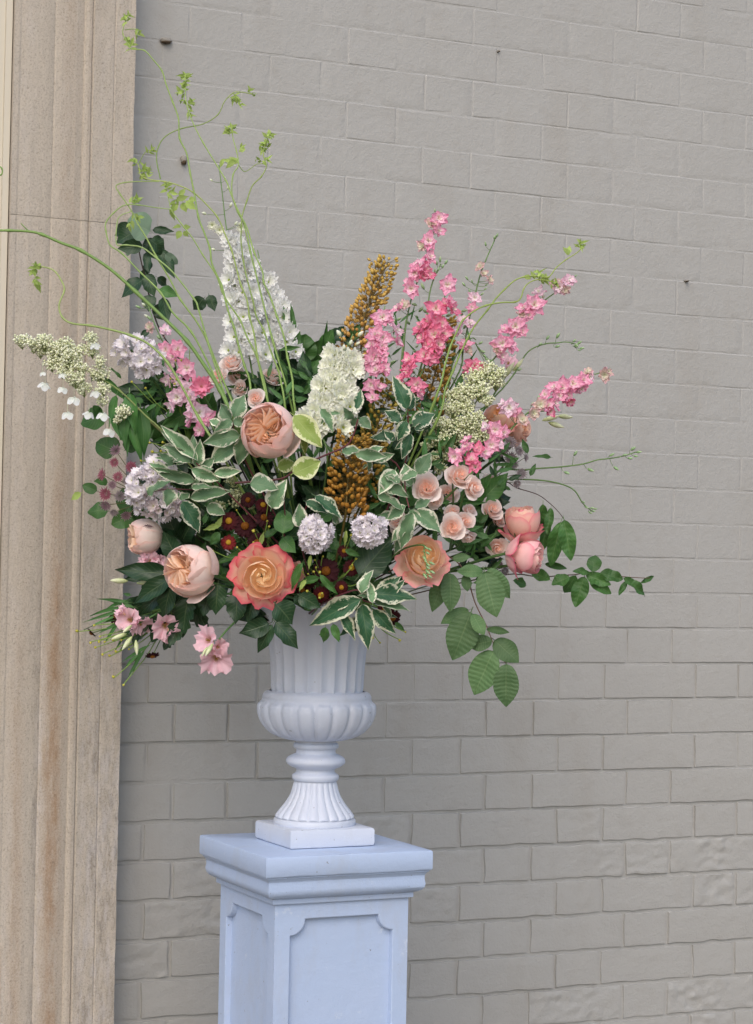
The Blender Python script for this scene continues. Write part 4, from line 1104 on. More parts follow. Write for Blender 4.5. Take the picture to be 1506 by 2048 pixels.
foxtail('short gold foxtail tip beside the tallest gold spike', [(752, 522), (748, 560), (740, 600), (730, 650)], (14, 16), 60, -.02, .0, ('c8a854', 'c8984e'))
foxtail('slim gold foxtail lily behind the hot pink larkspur', [(896, 638), (888, 690), (872, 740), (858, 800), (845, 850)], (16, 36), 230, .04, .10, ('ae9240', 'b0843e'))
foxtail('olive gold foxtail lily running down between the cream delphinium and variegated leaves', [(785, 765), (768, 810), (752, 860), (738, 900), (730, 960), (726, 1010)], (24, 36), 260, .12, .20, ('aa9a44', 'a27e32'))
foxtail('brown gold foxtail lily hanging fat and dense in the centre', [(706, 880), (700, 930), (694, 980), (690, 1036)], (34, 44), 280, .24, .27, ('c0943e', 'b07c30'))

# ------------------------------------------------------------------ cream lace flowers
def lace(label, stemp, clusters, d, cols, dots, seed, group='cream lacy panicles'):
    t = stem_thing('lace_flower', label, 'lace flower', stemp, d, d + .02, .0012, .0020, '8a9a5c', '6f7d45', group)
    q = random.Random(seed); g = G(); gk = G(); ca, cb = srgb(cols[0]), srgb(cols[1])
    tet = [(1, 1, 1), (-1, -1, 1), (-1, 1, -1), (1, -1, -1)]
    o6 = [(1, 0, 0), (0, 1, 0), (-1, 0, 0), (0, -1, 0), (0, 0, 1), (0, 0, -1)]
    f8 = [(0, 1, 4), (1, 2, 4), (2, 3, 4), (3, 0, 4), (1, 0, 5), (2, 1, 5), (3, 2, 5), (0, 3, 5)]
    for (x, y, r_) in clusters:
        c = P(x, y, d + .02 + q.uniform(-.01, .01)); base = c - D3(0, -.2, .0) * 0 - Vector((0, 0, r_ * PXM * 1.1)) + FWD * .01
        for k in range(int(dots * (r_ / 22) ** 2)):
            v = Vector((q.gauss(0, 1), q.gauss(0, 1), q.gauss(0, 1))).normalized() * (q.random() ** .60) * r_ * PXM * 1.12
            p_ = c + Vector((v.x, v.y, v.z * .8)); s_ = q.uniform(1.6, 3.3) * PXM; col = mix(ca, cb, q.random()); b = len(g.v)
            g.v += [tuple(p_ + Vector(o) * s_) for o in o6]; g.c += [col] * 6; g.t += [(0, 0)] * 6; g.f += [tuple(b + i for i in f) for f in f8]
            if k % 5 == 0: tube(gk, [base, p_], .0004, .0003, srgb('94a468'), None, 3, 1)
    o = put('tiny_florets', g.mesh('tiny_florets', MB), None, t); o['kind'] = 'stuff'
    if gk.v: put('fine_branches', gk.mesh('fine_branches', MS), None, t)
    return t
SEP = None
def sepal_flower(t, x, y, r_, d):
    global SEP
    if SEP is None:
        g = G()
        for k in range(4): petal_g(g, k * 1.571, .95, .62, -.35, srgb('e6ebe0'), srgb('f1f3f4'), ruf=.04, ph=k, curl=.35)
        SEP = [g.mesh('sepal_flower', MP)]
    head(t, SEP, x, y, r_, (rr(-.4, .4), .75, .5), d, 'sepal_flower')
    g = G(); a = P(x, y, d); tube(g, [a, a + Vector((0, 0, 22 * PXM))], .0005, .0005, srgb('c8d0b0'), None, 3, 1); put('flower_stalk', g.mesh('flower_stalk', MS), None, t)
t = lace('cream green lacy panicle with dangling white sepals reaching left over the stone', [(40, 676), (90, 700), (140, 722), (190, 750), (240, 782), (290, 830), (340, 880)],
         [(44, 680, 16), (66, 686, 18), (88, 682, 18), (110, 700, 22), (80, 700, 15), (130, 690, 18), (138, 712, 24), (104, 726, 16), (160, 700, 14), (182, 676, 14), (184, 698, 17), (150, 754, 20), (200, 745, 20), (206, 776, 15), (168, 776, 16), (200, 720, 12), (124, 740, 16), (160, 735, 18), (248, 822, 16), (236, 838, 10), (205, 800, 12)], .16, ('fbfbe4', 'e9efc0'), 210, 3)
for x, y, r_ in ((190, 688, 11), (85, 745, 7), (90, 768, 13), (125, 748, 9), (126, 776, 11), (148, 796, 14), (135, 826, 13), (190, 784, 11), (178, 826, 12), (206, 828, 13), (220, 860, 13)): sepal_flower(t, x, y, r_, .20)
lace('pale green lacy panicle under the pink larkspur at the right', [(985, 740), (960, 790), (930, 840), (900, 890), (870, 950)],
     [(950, 755, 22), (975, 740, 20), (992, 762, 18), (930, 784, 22), (960, 780, 22), (905, 815, 20), (930, 812, 18), (912, 858, 30), (945, 842, 26), (965, 866, 20), (885, 880, 20), (880, 845, 16), (975, 800, 14), (895, 905, 20), (870, 915, 14), (940, 880, 22), (880, 935, 14), (905, 790, 14), (1000, 745, 12), (860, 870, 14), (855, 890, 12)], .12, ('f8f8dc', 'e2eab4'), 300, 8)
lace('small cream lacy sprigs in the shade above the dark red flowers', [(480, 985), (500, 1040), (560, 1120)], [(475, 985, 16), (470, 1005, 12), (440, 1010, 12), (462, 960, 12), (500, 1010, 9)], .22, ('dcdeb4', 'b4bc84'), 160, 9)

# ------------------------------------------------------------------ stocks and round white heads
def headcluster(name, label, cat, cen, rad, n, ms, d, fr, face=(0, 0, 1), group=None, seed=1, stem=True):
    q = random.Random(seed); c = P(cen[0], cen[1], d); t = thing(name, label, cat, c, group); f = D3(*face)
    for k in range(n):
        ct = 1 - (k + .5) / n * 1.25; st = math.sqrt(max(0, 1 - ct * ct)); a = k * 2.39996
        e1 = f.orthogonal().normalized(); e2 = f.cross(e1)
        v = f * ct + (e1 * math.cos(a) + e2 * math.sin(a)) * st
        right, up, tw = v.dot(RT), v.dot(UP), v.dot(-FWD)
        pos = c + RT * right * rad[0] * PXM + UP * up * rad[1] * PXM - FWD * tw * min(rad) * PXM * .8
        pos = pos + Vector((q.gauss(0, 1), q.gauss(0, 1), q.gauss(0, 1))) * min(rad) * PXM * .09
        put('floret', q.choice(ms), frame(pos, (v + D3(q.uniform(-.5, .5), q.uniform(-.4, .6), .3) * .6), q.uniform(fr[0] * .9, fr[1] * 1.35) * PXM, q.uniform(0, 6)), t)
    if stem:
        g = G(); tube(g, [c, c.lerp(MOUTH, .4) + FWD * .05, MOUTH], .0022, .0026, srgb('55733f'), None, 5, 3); put('stem', g.mesh('stem', MS), None, t)
    return t
headcluster('scabious', 'round lilac white flower ball left of the pair, right above the dark red flowers', 'scabious', (631, 1069), (25, 24), 38, STK, .34, (9, 12), group='round lilac white flower balls', seed=2)
headcluster('scabious', 'round lilac white flower ball right of the pair, below the brown gold foxtail', 'scabious', (738, 1062), (24, 23), 36, STK, .34, (9, 12), group='round lilac white flower balls', seed=3)
headcluster('stock', 'white lilac stock flower cluster at the upper left in front of the stone edge', 'stock', (262, 700), (26, 22), 12, STK, .14, (12, 15), group='lilac white stocks', seed=4)
t = headcluster('stock', 'white lilac stock flowers hanging just below the upper left cluster', 'stock', (292, 722), (24, 22), 14, STK, .16, (12, 15), group='lilac white stocks', seed=5)
headcluster('stock', 'lilac white stock cluster beside the purple astrantia on the left', 'stock', (284, 978), (20, 32), 18, STK, .22, (10, 14), group='lilac white stocks', seed=6)
headcluster('stock', 'mauve shaded stock cluster above the side-on peach rose', 'stock', (318, 1008), (42, 24), 26, STK + STP, .20, (9, 13), group='lilac white stocks', seed=7)
headcluster('stock', 'lilac white stock florets under the variegated leaves on the left', 'stock', (315, 945), (26, 18), 12, STK, .22, (11, 14), group='lilac white stocks', seed=8)

# ------------------------------------------------------------------ lisianthus
def lisi(label, blooms, buds, path, d):
    t = stem_thing('lisianthus', label, 'lisianthus', path, d, d - .05, .0018, .0024, '5f8a4a', '4a7040', 'pale pink lisianthus')
    for (x, y, r_, f) in blooms: head(t, LIS, x, y, r_, f, d, 'bloom')
    for (x, y, r_, f) in buds: head(t, BLI, x, y, r_, f, d + .02, 'bud')
lisi('pale pink lisianthus with green white buds hanging in front of the wall', [(411, 1278, 29, (-.45, .25, .8)), (432, 1322, 35, (.05, -.35, .9)), (440, 1295, 20, (.5, -.1, .7))], [(424, 1290, 12, (-.45, -.8, .5)), (414, 1296, 9, (-.5, -.8, .3))], [(436, 1282), (452, 1262), (480, 1235), (520, 1205), (560, 1190)], .26)
lisi('pale pink lisianthus at the far lower left over the stone edge', [(255, 1238, 28, (-.25, .15, .7)), (284, 1252, 26, (.45, -.55, .5)), (240, 1220, 16, (-.6, .6, .3))], [(250, 1268, 13, (-.8, -.3, .3)), (262, 1276, 13, (-.5, -.7, .3)), (272, 1283, 12, (.1, -.95, .3)), (262, 1252, 10, (-.6, -.5, .5))], [(270, 1250), (300, 1235), (345, 1210), (420, 1190), (520, 1190)], .20)
lisi('pale pink lisianthus hanging below the dark pointed leaves on the left', [(330, 1256, 31, (.1, -.30, .8)), (345, 1272, 20, (.55, -.7, .5))], [], [(322, 1240), (350, 1215), (420, 1190), (520, 1190)], .22)
lisi('small pink lisianthus flowers between the two pale peach roses', [(300, 1118, 20, (.1, .5, .7)), (318, 1122, 17, (.2, -.3, .9)), (285, 1118, 14, (-.6, .2, .6))], [(252, 1162, 14, (-.95, .05, .3)), (276, 1166, 11, (.9, .05, .3))], [(310, 1130), (350, 1140), (440, 1170), (520, 1190)], .18)
lisi('faded cream lisianthus buds behind the pale pink larkspur at the right', [(1018, 722, 22, (.2, .6, .6))], [(1010, 752, 16, (.4, .6, .3)), (1118, 832, 13, (.9, -.1, .3)), (1088, 840, 15, (.8, .2, .3)), (1100, 846, 14, (.9, -.3, .3)), (1028, 740, 14, (.5, .6, .3))], [(1020, 740), (1000, 770), (960, 830), (900, 900)], .04)

# ------------------------------------------------------------------ dark red heleniums with yellow buds
def helen(label, heads, buds, path, d, leaves=()):
    t = stem_thing('helenium', label, 'helenium', path, d - .02, d - .06, .0012, .0018, '5f8a3c', '4a6c34', 'dark red heleniums')
    root = path[min(2, len(path) - 1)]; g = G()
    for (x, y, r_, ms, f) in heads:
        head(t, ms, x, y, r_, f, d); tube(g, [P(x, y, d - .01), P((x + root[0]) / 2, (y + root[1]) / 2 + 4, d - .04), P(root[0], root[1], d - .05)], .0009, .0012, srgb('5f7f3c'), None, 4, 3)
    for (x, y, r_) in buds:
        f = (rr(-.6, .6), rr(-.4, .7), .6); head(t, BYL, x, y, r_, f, d + .015)
        rx, ry = x + (root[0] - x) * .5 + rr(-6, 6), y + (root[1] - y) * .4 + rr(-5, 5)
        tube(g, [P(x, y, d + .012), P((x + rx) / 2 + rr(-4, 4), (y + ry) / 2 + 3, d), P(rx, ry, d - .02), P(root[0], root[1], d - .05)], .0008, .0012, srgb('85a548'), srgb('5f7f3c'), 4, 3)
    put('flower_stalks', g.mesh('flower_stalks', MS), None, t)['kind'] = 'stuff'
    for L_ in leaves: leaf(t, *L_)
    return t
helen('dark red heleniums massed in the shade below the variegated leaves, left of centre',
      [(496, 1000, 16, HEL, (0, .1, 1)), (458, 1042, 20, HEL, (-.2, .2, 1)), (457, 1085, 16, HER, (0, .2, 1)), (490, 1052, 24, HEL, (.1, .1, 1)), (528, 1035, 20, HEL, (.1, .3, .8)), (514, 1085, 20, HEL, (.1, 0, 1)), (526, 1010, 16, HEL, (.2, .4, .8))],
      [(427, 1102, 8), (507, 1060, 10), (535, 1043, 6), (537, 1053, 7), (506, 1086, 6), (473, 1095, 6), (537, 1004, 8), (473, 1021, 5)], [(490, 1070), (500, 1100), (540, 1150), (600, 1180)], .26,
      [('mid', (495, 1105), (424, 1128), 8, .26), ('mid', (440, 1065), (418, 1090), 8, .27), ('mid', (530, 1075), (560, 1050), 8, .27), ('lime', (520, 1090), (528, 1062), 5, .28), ('lime', (440, 1050), (404, 1060), 6, .27), ('lime', (430, 1058), (446, 1032), 6, .27)])
helen('dark red heleniums with many yellow button buds above the urn rim',
      [(652, 1142, 27, HEL, (0, .1, 1)), (703, 1136, 17, HEL, (.2, .1, 1)), (688, 1102, 13, HEL, (.1, .2, 1)), (683, 1175, 14, HEL, (.1, -.1, 1)), (642, 1190, 18, HEL, (0, -.3, .9)), (606, 1180, 16, HEL, (-.3, 0, .9)), (618, 1165, 14, HEL, (-.2, -.2, 1))],
      [(616, 1182, 8), (626, 1142, 7), (641, 1143, 8), (631, 1136, 6), (645, 1112, 6), (631, 1120, 5), (605, 1144, 4), (617, 1148, 5), (641, 1196, 7), (703, 1070, 9), (712, 1118, 7), (702, 1137, 6), (720, 1166, 6), (645, 1186, 6), (706, 1130, 6)], [(660, 1130), (660, 1165), (650, 1190), (640, 1210)], .30,
      [('mid', (605, 1125), (578, 1180), 8, .33), ('mid', (640, 1155), (570, 1180), 8, .31), ('mid', (640, 1150), (675, 1190), 7, .32), ('lime', (612, 1160), (596, 1182), 5, .33), ('mid', (690, 1100), (722, 1112), 6, .33), ('lime', (692, 1060), (690, 1095), 4, .33), ('mid', (672, 1100), (660, 1070), 10, .30), ('lime', (622, 1110), (616, 1140), 4, .33)])
helen('dark maroon helenium head and yellow buds right of the urn below the striped leaves', [(785, 1236, 18, HEL, (.3, -.3, .8)), (770, 1218, 16, HEL, (0, 0, 1))], [(745, 1276, 9), (760, 1286, 6), (801, 1280, 8), (812, 1265, 6), (734, 1222, 6), (812, 1218, 6)], [(775, 1232), (760, 1215), (720, 1200), (680, 1205)], .24,
      [('mid', (790, 1245), (810, 1262), 5, .24)])
helen('helenium stem of yellow green buds and thin leaves hanging over the stone at lower left', [(233, 1232, 18, HEL, (-.3, .2, .7)), (305, 1312, 15, HEL, (.1, -.7, .3)), (183, 1266, 13, HEL, (-.6, -.6, .1))],
      [(156, 1263, 9), (181, 1284, 8), (198, 1282, 8), (211, 1283, 7), (191, 1295, 8), (205, 1308, 8), (220, 1313, 8), (233, 1305, 8), (243, 1280, 7), (229, 1355, 9), (247, 1369, 7), (190, 1250, 7), (258, 1298, 6), (227, 1281, 7), (200, 1272, 6)], [(240, 1250), (290, 1240), (350, 1210), (430, 1190), (520, 1190)], .18,
      [('narrow', (x, y), (x2, y2), 3.5, .18) for x, y, x2, y2 in ((260, 1205, 192, 1195), (262, 1215, 160, 1245), (250, 1215, 175, 1222), (255, 1225, 165, 1255), (262, 1235, 185, 1270), (240, 1240, 205, 1290), (270, 1250, 222, 1300), (300, 1290, 238, 1325), (290, 1300, 250, 1360), (282, 1300, 262, 1350), (275, 1310, 248, 1335), (270, 1215, 215, 1200), (280, 1260, 235, 1300), (250, 1232, 200, 1246), (255, 1200, 205, 1215), (262, 1190, 245, 1188))])
helen('thin stems of yellow button buds between the stocks and pink larkspur on the left', [(362, 762, 10, HEL, (0, .3, 1))], [(262, 763, 7), (291, 777, 7), (307, 905, 9), (326, 884, 8), (322, 904, 7), (283, 922, 7), (300, 885, 6), (340, 758, 6), (354, 760, 7), (350, 768, 7), (365, 782, 6), (363, 722, 6), (380, 692, 5), (350, 722, 5)], [(330, 800), (345, 840), (380, 900), (470, 1050)], .15,
      [('narrow', (330 + 18 * math.cos(a), 780 + 30 * math.sin(a * 2)), (330 + 18 * math.cos(a) + 45 * math.cos(a), 780 + 30 * math.sin(a * 2) - 40 * math.sin(a)), 4, .14) for a in (.4, .9, 1.4, 1.9, 2.3, 2.8, 3.2, 3.7, 4.3, 5.2, 5.9)])

# ------------------------------------------------------------------ astrantia
def astr(label, heads, path, d):
    t = stem_thing('astrantia', label, 'astrantia', path, d - .02, d - .05, .0009, .0014, '6d7a4c', '5a6c42', 'purple astrantias'); g = G(); root = path[min(1, len(path) - 1)]
    for (x, y, r_, ms, f) in heads:
        head(t, ms, x, y, r_, f, d + rr(-.01, .015)); tube(g, [P(x, y, d - .01), P((x + root[0]) / 2, (y + root[1]) / 2, d - .03), P(*root, d - .035)], .0007, .0009, srgb('6a6a44'), None, 4, 2)
    put('flower_stalks', g.mesh('flower_stalks', MS), None, t)['kind'] = 'stuff'
astr('dusky purple astrantia heads clustered at the left edge over the stone', [(232, 902, 15, AST, (-.3, .4, .8)), (262, 934, 14, AST[1:], (.2, .1, 1)), (229, 925, 12, AST[1:], (-.2, 0, 1)), (206, 950, 14, AST, (-.6, .1, .6)), (212, 988, 16, AST[1:], (-.3, -.1, .9)), (240, 992, 14, ASG, (.1, -.2, .9)), (212, 1010, 14, AST, (-.2, -.5, .8)), (236, 954, 13, AST, (0, .2, 1)), (252, 1030, 13, AST[:1], (.2, -.5, .8)), (225, 970, 11, AST, (0, 0, 1)), (254, 962, 11, ASG, (.3, 0, .8)), (228, 1024, 11, ASG, (0, -.6, .7)), (296, 1052, 12, AST[:1], (0, -.8, .5))], [(250, 980), (300, 1000), (380, 1060), (480, 1120)], .18)
astr('grey mauve astrantia heads at the right below the blush rose', [(1020, 885, 16, ASG, (.2, .3, .8)), (1037, 902, 14, ASG, (.5, .2, .7)), (1021, 915, 16, ASG, (.1, -.3, .9)), (1008, 900, 14, ASG, (-.2, 0, 1)), (1050, 915, 11, ASG, (.8, 0, .4)), (1042, 947, 14, ASG, (.3, 0, .9)), (1034, 967, 11, ASG, (.1, -.4, .8)), (1028, 930, 11, ASG, (0, 0, 1)), (1000, 905, 12, ASG, (0, 0, 1))], [(1020, 920), (980, 960), (900, 1030), (780, 1120)], .08)
astr('small dusky astrantia behind the sideways rose bud at the right', [(1010, 1142, 11, ASG, (0, 0, 1)), (1022, 1130, 9, AST[:1], (.2, .2, 1)), (1000, 1128, 8, AST[:1], (0, 0, 1)), (992, 1150, 9, AST[:1], (0, -.2, 1))], [(1005, 1140), (960, 1150), (860, 1170)], .06)

# ------------------------------------------------------------------ variegated dogwood
DG = 'variegated dogwood sprigs'
def leafy(name, label, cat, stempts, d, leaves, group=None, c0='6a3038', c1='4f2a2c', r0=.0012, r1=.0022, extra=None, dj=.012, tail=True, dend=None):
    t = stem_thing(name, label, cat, stempts, d, (d - .06) if dend is None else dend, r0, r1, c0, c1, group, extra=[(e, d, d - .01) for e in (extra or [])], tail=tail)
    for L_ in leaves:
        k_, A, B, hw = L_[:4]; da = d + (L_[4] if len(L_) > 4 else 0) + rr(-dj, dj)
        leaf(t, k_, A, B, hw, da, da + rr(-.02, .025))
        if group == DG:
            for _ in range(2):
                if R.random() < .62:
                    a_ = math.atan2(-(B[1] - A[1]), B[0] - A[0]) + rr(-1.3, 1.3); l_ = math.hypot(B[0] - A[0], B[1] - A[1]) * rr(.35, .68); o_ = rr(.0, .5)
                    ax, ay = A[0] + (B[0] - A[0]) * o_, A[1] + (B[1] - A[1]) * o_
                    leaf(t, k_, (ax, ay), (ax + l_ * math.cos(a_), ay - l_ * math.sin(a_)), l_ * rr(.16, .26), da - rr(.01, .035))
    return t
V_ = 0
V, VD, YV = 'varieg', 'varieg_dark', 'yellowish'
DG = 'variegated dogwood sprigs'
leafy('dogwood_sprig', 'cream edged dogwood leaves ringed left of the big peach rose', 'dogwood', [(466, 842), (470, 870), (500, 940), (560, 1050)], .30,
      [(V, (462, 840), (433, 806), 17), (V, (468, 835), (488, 787), 19), (V, (463, 841), (428, 868), 14), (V, (466, 844), (495, 842), 12, .01), (V, (480, 870), (405, 884), 19, .01), (V, (485, 882), (413, 926), 22, .0), (V, (487, 872), (478, 932), 18, .01), (V, (440, 850), (418, 838), 10)], DG)
leafy('dogwood_sprig', 'long striped cream and green dogwood leaves fanning over the left side', 'dogwood', [(392, 926), (420, 950), (470, 1000), (560, 1090)], .30,
      [(V, (396, 922), (321, 848), 14), (V, (388, 928), (340, 860), 15, -.02), (V, (382, 924), (327, 890), 14, .01), (V, (390, 962), (299, 938), 15), (V, (340, 946), (296, 925), 10), (V, (296, 990), (337, 957), 15, .01), (V, (335, 978), (341, 1014), 19, .02),
       (VD, (365, 1002), (401, 1066), 21, .02), (V, (380, 996), (465, 977), 16, .01), (V, (413, 1013), (452, 1026), 15, -.01), (V, (383, 938), (440, 962), 15, .01), (V, (383, 976), (425, 971), 10, .02), (V, (428, 947), (483, 942), 12), (V, (392, 932), (402, 880), 14, -.02), (V, (345, 930), (318, 905), 12), (V, (360, 1000), (380, 985), 10), (V, (400, 940), (430, 915), 12)], DG,
      extra=[[(300, 985), (335, 978), (392, 980)]])
leafy('dogwood_sprig', 'yellow green edged dogwood leaves on a red stem crossing the middle', 'dogwood', [(716, 838), (706, 872), (690, 893), (640, 915), (590, 940), (560, 958), (470, 966)], .33,
      [(YV, (587, 831), (644, 893), 22), (YV, (587, 947), (642, 922), 22, .02), (V, (642, 818), (670, 862), 14), (VD, (713, 818), (722, 777), 12), (V, (500, 967), (556, 970), 23, .01), (V, (543, 1016), (566, 962), 21, -.01), (V, (716, 836), (700, 855), 10), (V, (720, 835), (742, 858), 13, -.02), (V, (705, 838), (688, 818), 10), (YV, (555, 935), (590, 925), 14, -.02)], DG,
      extra=[[(566, 958), (568, 1000), (572, 1060)]], tail=False, dend=.30)
leafy('dogwood_sprig', 'dogwood leaves half shaded just above the left lilac white ball', 'dogwood', [(640, 1010), (620, 1000), (600, 1060), (610, 1120)], .33,
      [(V, (600, 1053), (599, 1008), 17), ('round', (566, 1067), (572, 1018), 19), ('mid', (565, 1075), (590, 1105), 15, -.02), (VD, (612, 1003), (657, 1025), 14), (VD, (630, 992), (688, 1038), 17, .01), ('mid', (640, 1040), (668, 1018), 14, -.01), (V, (664, 1030), (680, 1050), 9)], DG)
leafy('dogwood_sprig', 'pale cream margined dogwood leaves stretched across the gold foxtail', 'dogwood', [(683, 903), (730, 906), (770, 912), (800, 960)], .32,
      [(V, (683, 905), (722, 898), 13), (V, (710, 908), (775, 914), 14), (V, (745, 920), (790, 908), 11, -.01), (V, (735, 915), (742, 950), 8)], DG)
leafy('dogwood_sprig', 'upright cluster of dark centred, white edged dogwood leaves right of centre', 'dogwood', [(815, 800), (816, 840), (818, 880), (800, 960), (740, 1080)], .30,
      [(VD, (814, 818), (790, 751), 19), (VD, (821, 820), (822, 780), 13, -.01), (VD, (801, 842), (769, 820), 15), (VD, (826, 852), (868, 823), 20), (VD, (829, 858), (858, 850), 9, .01), (VD, (812, 842), (797, 882), 16, .02), (VD, (788, 871), (745, 874), 14), (VD, (822, 868), (804, 918), 14, .01), (VD, (790, 880), (768, 862), 12, -.01)], DG)
leafy('dogwood_sprig', 'green and white dogwood leaves over the blush spray roses', 'dogwood', [(818, 1015), (812, 990), (806, 950), (790, 1020), (740, 1100)], .33,
      [(V, (835, 948), (862, 905), 18, -.01), (V, (822, 972), (806, 925), 17, -.01), (V, (790, 940), (757, 988), 18, -.01), (V, (758, 958), (817, 992), 16), (V, (755, 990), (812, 1018), 13), (V, (825, 1025), (797, 1102), 19, .03), (V, (830, 1023), (886, 1060), 21, .02), (V, (830, 1016), (862, 998), 11, .01), (V, (800, 965), (770, 950), 12), (V, (812, 1012), (772, 1040), 14), (V, (820, 1020), (840, 1050), 13, .01), (V, (760, 1030), (800, 1035), 12, -.02), (V, (835, 945), (800, 960), 12)], DG)
leafy('dogwood_sprig', 'large dark dogwood leaves with cream edges drooping over the urn rim', 'dogwood', [(745, 1206), (726, 1200), (716, 1180), (680, 1190), (650, 1205)], .34,
      [(VD, (722, 1198), (611, 1250), 24), (VD, (724, 1208), (737, 1300), 21), (VD, (745, 1188), (836, 1192), 23), (V, (750, 1203), (822, 1217), 12, .01), (VD, (745, 1218), (791, 1270), 17), (V, (745, 1206), (738, 1160), 11, .01), (V, (722, 1186), (740, 1138), 14), (VD, (680, 1224), (712, 1280), 14, -.01),
       ('mid', (651, 1254), (648, 1287), 9), ('mid', (666, 1248), (677, 1284), 8), ('dark', (718, 1152), (786, 1070), 32, -.04), (VD, (700, 1200), (660, 1220), 12, -.01)], DG)

# ------------------------------------------------------------------ beech, rose leaves, magnolia, other greenery
leafy('beech_branch', 'ribbed pale green beech leaves hanging low on the right in front of the wall', 'beech branch', [(1016, 1332), (999, 1309), (986, 1285), (973, 1252), (953, 1212), (944, 1186), (933, 1149), (903, 1116), (850, 1110)], .24,
      [('beech', (893, 1143), (863, 1224), 21), ('beech', (900, 1146), (903, 1220), 22, .01), ('beech', (969, 1143), (993, 1234), 31), ('beech', (976, 1138), (1022, 1196), 20, -.02), ('beech', (966, 1143), (918, 1140), 15), ('beech', (942, 1224), (906, 1317), 35), ('beech', (937, 1220), (882, 1246), 18, -.02),
       ('beech', (945, 1228), (969, 1270), 15, .01), ('beech', (984, 1282), (934, 1290), 18), ('beech', (988, 1302), (944, 1389), 34), ('beech', (989, 1280), (1036, 1322), 24, -.01), ('beech', (1013, 1328), (1011, 1414), 28), ('beech', (973, 1258), (1018, 1264), 8), ('beech', (930, 1150), (936, 1182), 12), ('beech', (905, 1118), (940, 1112), 10)],
      c0='8a6a58', c1='6a5040', r0=.0009, r1=.0018)
leafy('beech_branch', 'dark folded beech leaves dangling at the right beside the rose buds', 'beech branch', [(1133, 1046), (1119, 1026), (1100, 1007), (1075, 989), (1034, 976), (1003, 964), (940, 1000)], .12,
      [('beech_dark', (1086, 1008), (1080, 1066), 12), ('beech_dark', (1102, 1016), (1094, 1068), 9), ('beech_dark', (1122, 1044), (1100, 1130), 16), ('beech_dark', (1128, 1040), (1142, 1118), 17), ('beech_dark', (1090, 1030), (1088, 1100), 12, -.02)], c0='4a3a38', c1='4a3a38', r0=.0007, r1=.0014)
leafy('beech_branch', 'slender leafy twig reaching right across the wall with dark green leaves', 'beech branch', [(1300, 1156), (1285, 1156), (1245, 1153), (1212, 1149), (1179, 1144), (1152, 1149), (1119, 1151), (1079, 1154), (1000, 1150)], .08,
      [('beech_dark', (1185, 1144), (1192, 1108), 15), ('beech_dark', (1179, 1146), (1148, 1140), 8), ('beech_dark', (1172, 1149), (1219, 1168), 13), ('beech_dark', (1200, 1146), (1247, 1158), 13), ('beech_dark', (1169, 1153), (1150, 1214), 17), ('beech_dark', (1152, 1151), (1128, 1188), 13), ('beech_dark', (1139, 1154), (1103, 1168), 14),
       ('beech_dark', (1179, 1163), (1224, 1186), 11), ('beech_dark', (1247, 1156), (1297, 1188), 11), ('beech_dark', (1252, 1163), (1238, 1190), 6), ('beech_dark', (1281, 1166), (1311, 1151), 5), ('beech_dark', (1090, 1128), (1133, 1136), 7), ('beech_dark', (1100, 1160), (1060, 1140), 12), ('beech_dark', (1052, 1170), (1030, 1160), 10), ('beech_dark', (1195, 1170), (1180, 1160), 8)],
      c0='5a4038', c1='5a4a38', r0=.0007, r1=.0014)
leafy('leafy_branch', 'glossy dark leaves with one round grey green leaf at the upper left edge', 'leafy branch', [(276, 480), (280, 512), (290, 554), (298, 590), (315, 649), (345, 700), (400, 780)], -.02,
      [('grey', (300, 462), (256, 440), 30, .02), ('dark', (272, 462), (230, 485), 20), ('dark', (262, 452), (224, 470), 16, -.01), ('dark', (285, 490), (235, 498), 16), ('dark', (305, 460), (348, 462), 9), ('dark', (300, 480), (330, 500), 20), ('dark', (290, 478), (325, 520), 17), ('dark', (320, 500), (349, 551), 14), ('grey', (330, 508), (356, 528), 9), ('dark', (292, 505), (298, 546), 9),
       ('grey', (262, 490), (254, 512), 10), ('dark', (285, 560), (238, 590), 19), ('dark', (292, 548), (308, 590), 16), ('dark', (280, 545), (300, 560), 14), ('dark', (300, 590), (296, 622), 16), ('dark', (325, 595), (337, 645), 13), ('mid', (319, 578), (355, 592), 12), ('dark', (300, 540), (290, 520), 12), ('dark', (310, 610), (330, 640), 14), ('dark', (315, 555), (338, 572), 10),
       ('dark', (300, 660), (272, 680), 7), ('dark', (408, 596), (386, 620), 16), ('dark', (418, 590), (430, 622), 12)], c0='4a3a34', c1='3a2e2a', r0=.0012, r1=.0020)
leafy('hellebore_leaf', 'big dark pointed leaves spread to the lower left under the cream peach rose', 'leaf spray', [(340, 1150), (380, 1170), (440, 1190), (520, 1205)], .22,
      [('dark', (340, 1148), (230, 1136), 19), ('dark', (342, 1156), (260, 1206), 19, .01), ('dark', (345, 1167), (322, 1240), 20, .02), ('dark', (355, 1117), (325, 1064), 20, -.03), ('oak', (376, 1196), (360, 1276), 24, .0), ('oak', (385, 1210), (415, 1262), 18, -.02), ('oak', (340, 1225), (300, 1285), 22, -.03), ('oak', (365, 1240), (338, 1290), 18, -.02), ('dark', (395, 1180), (400, 1240), 18, -.02), ('dark', (330, 1180), (270, 1230), 16, -.03), ('oak', (300, 1230), (262, 1290), 18, -.04), ('dark', (310, 1230), (290, 1260), 16, -.04), ('oak', (350, 1265), (325, 1300), 14, -.02)], c0='31452c', c1='31452c')
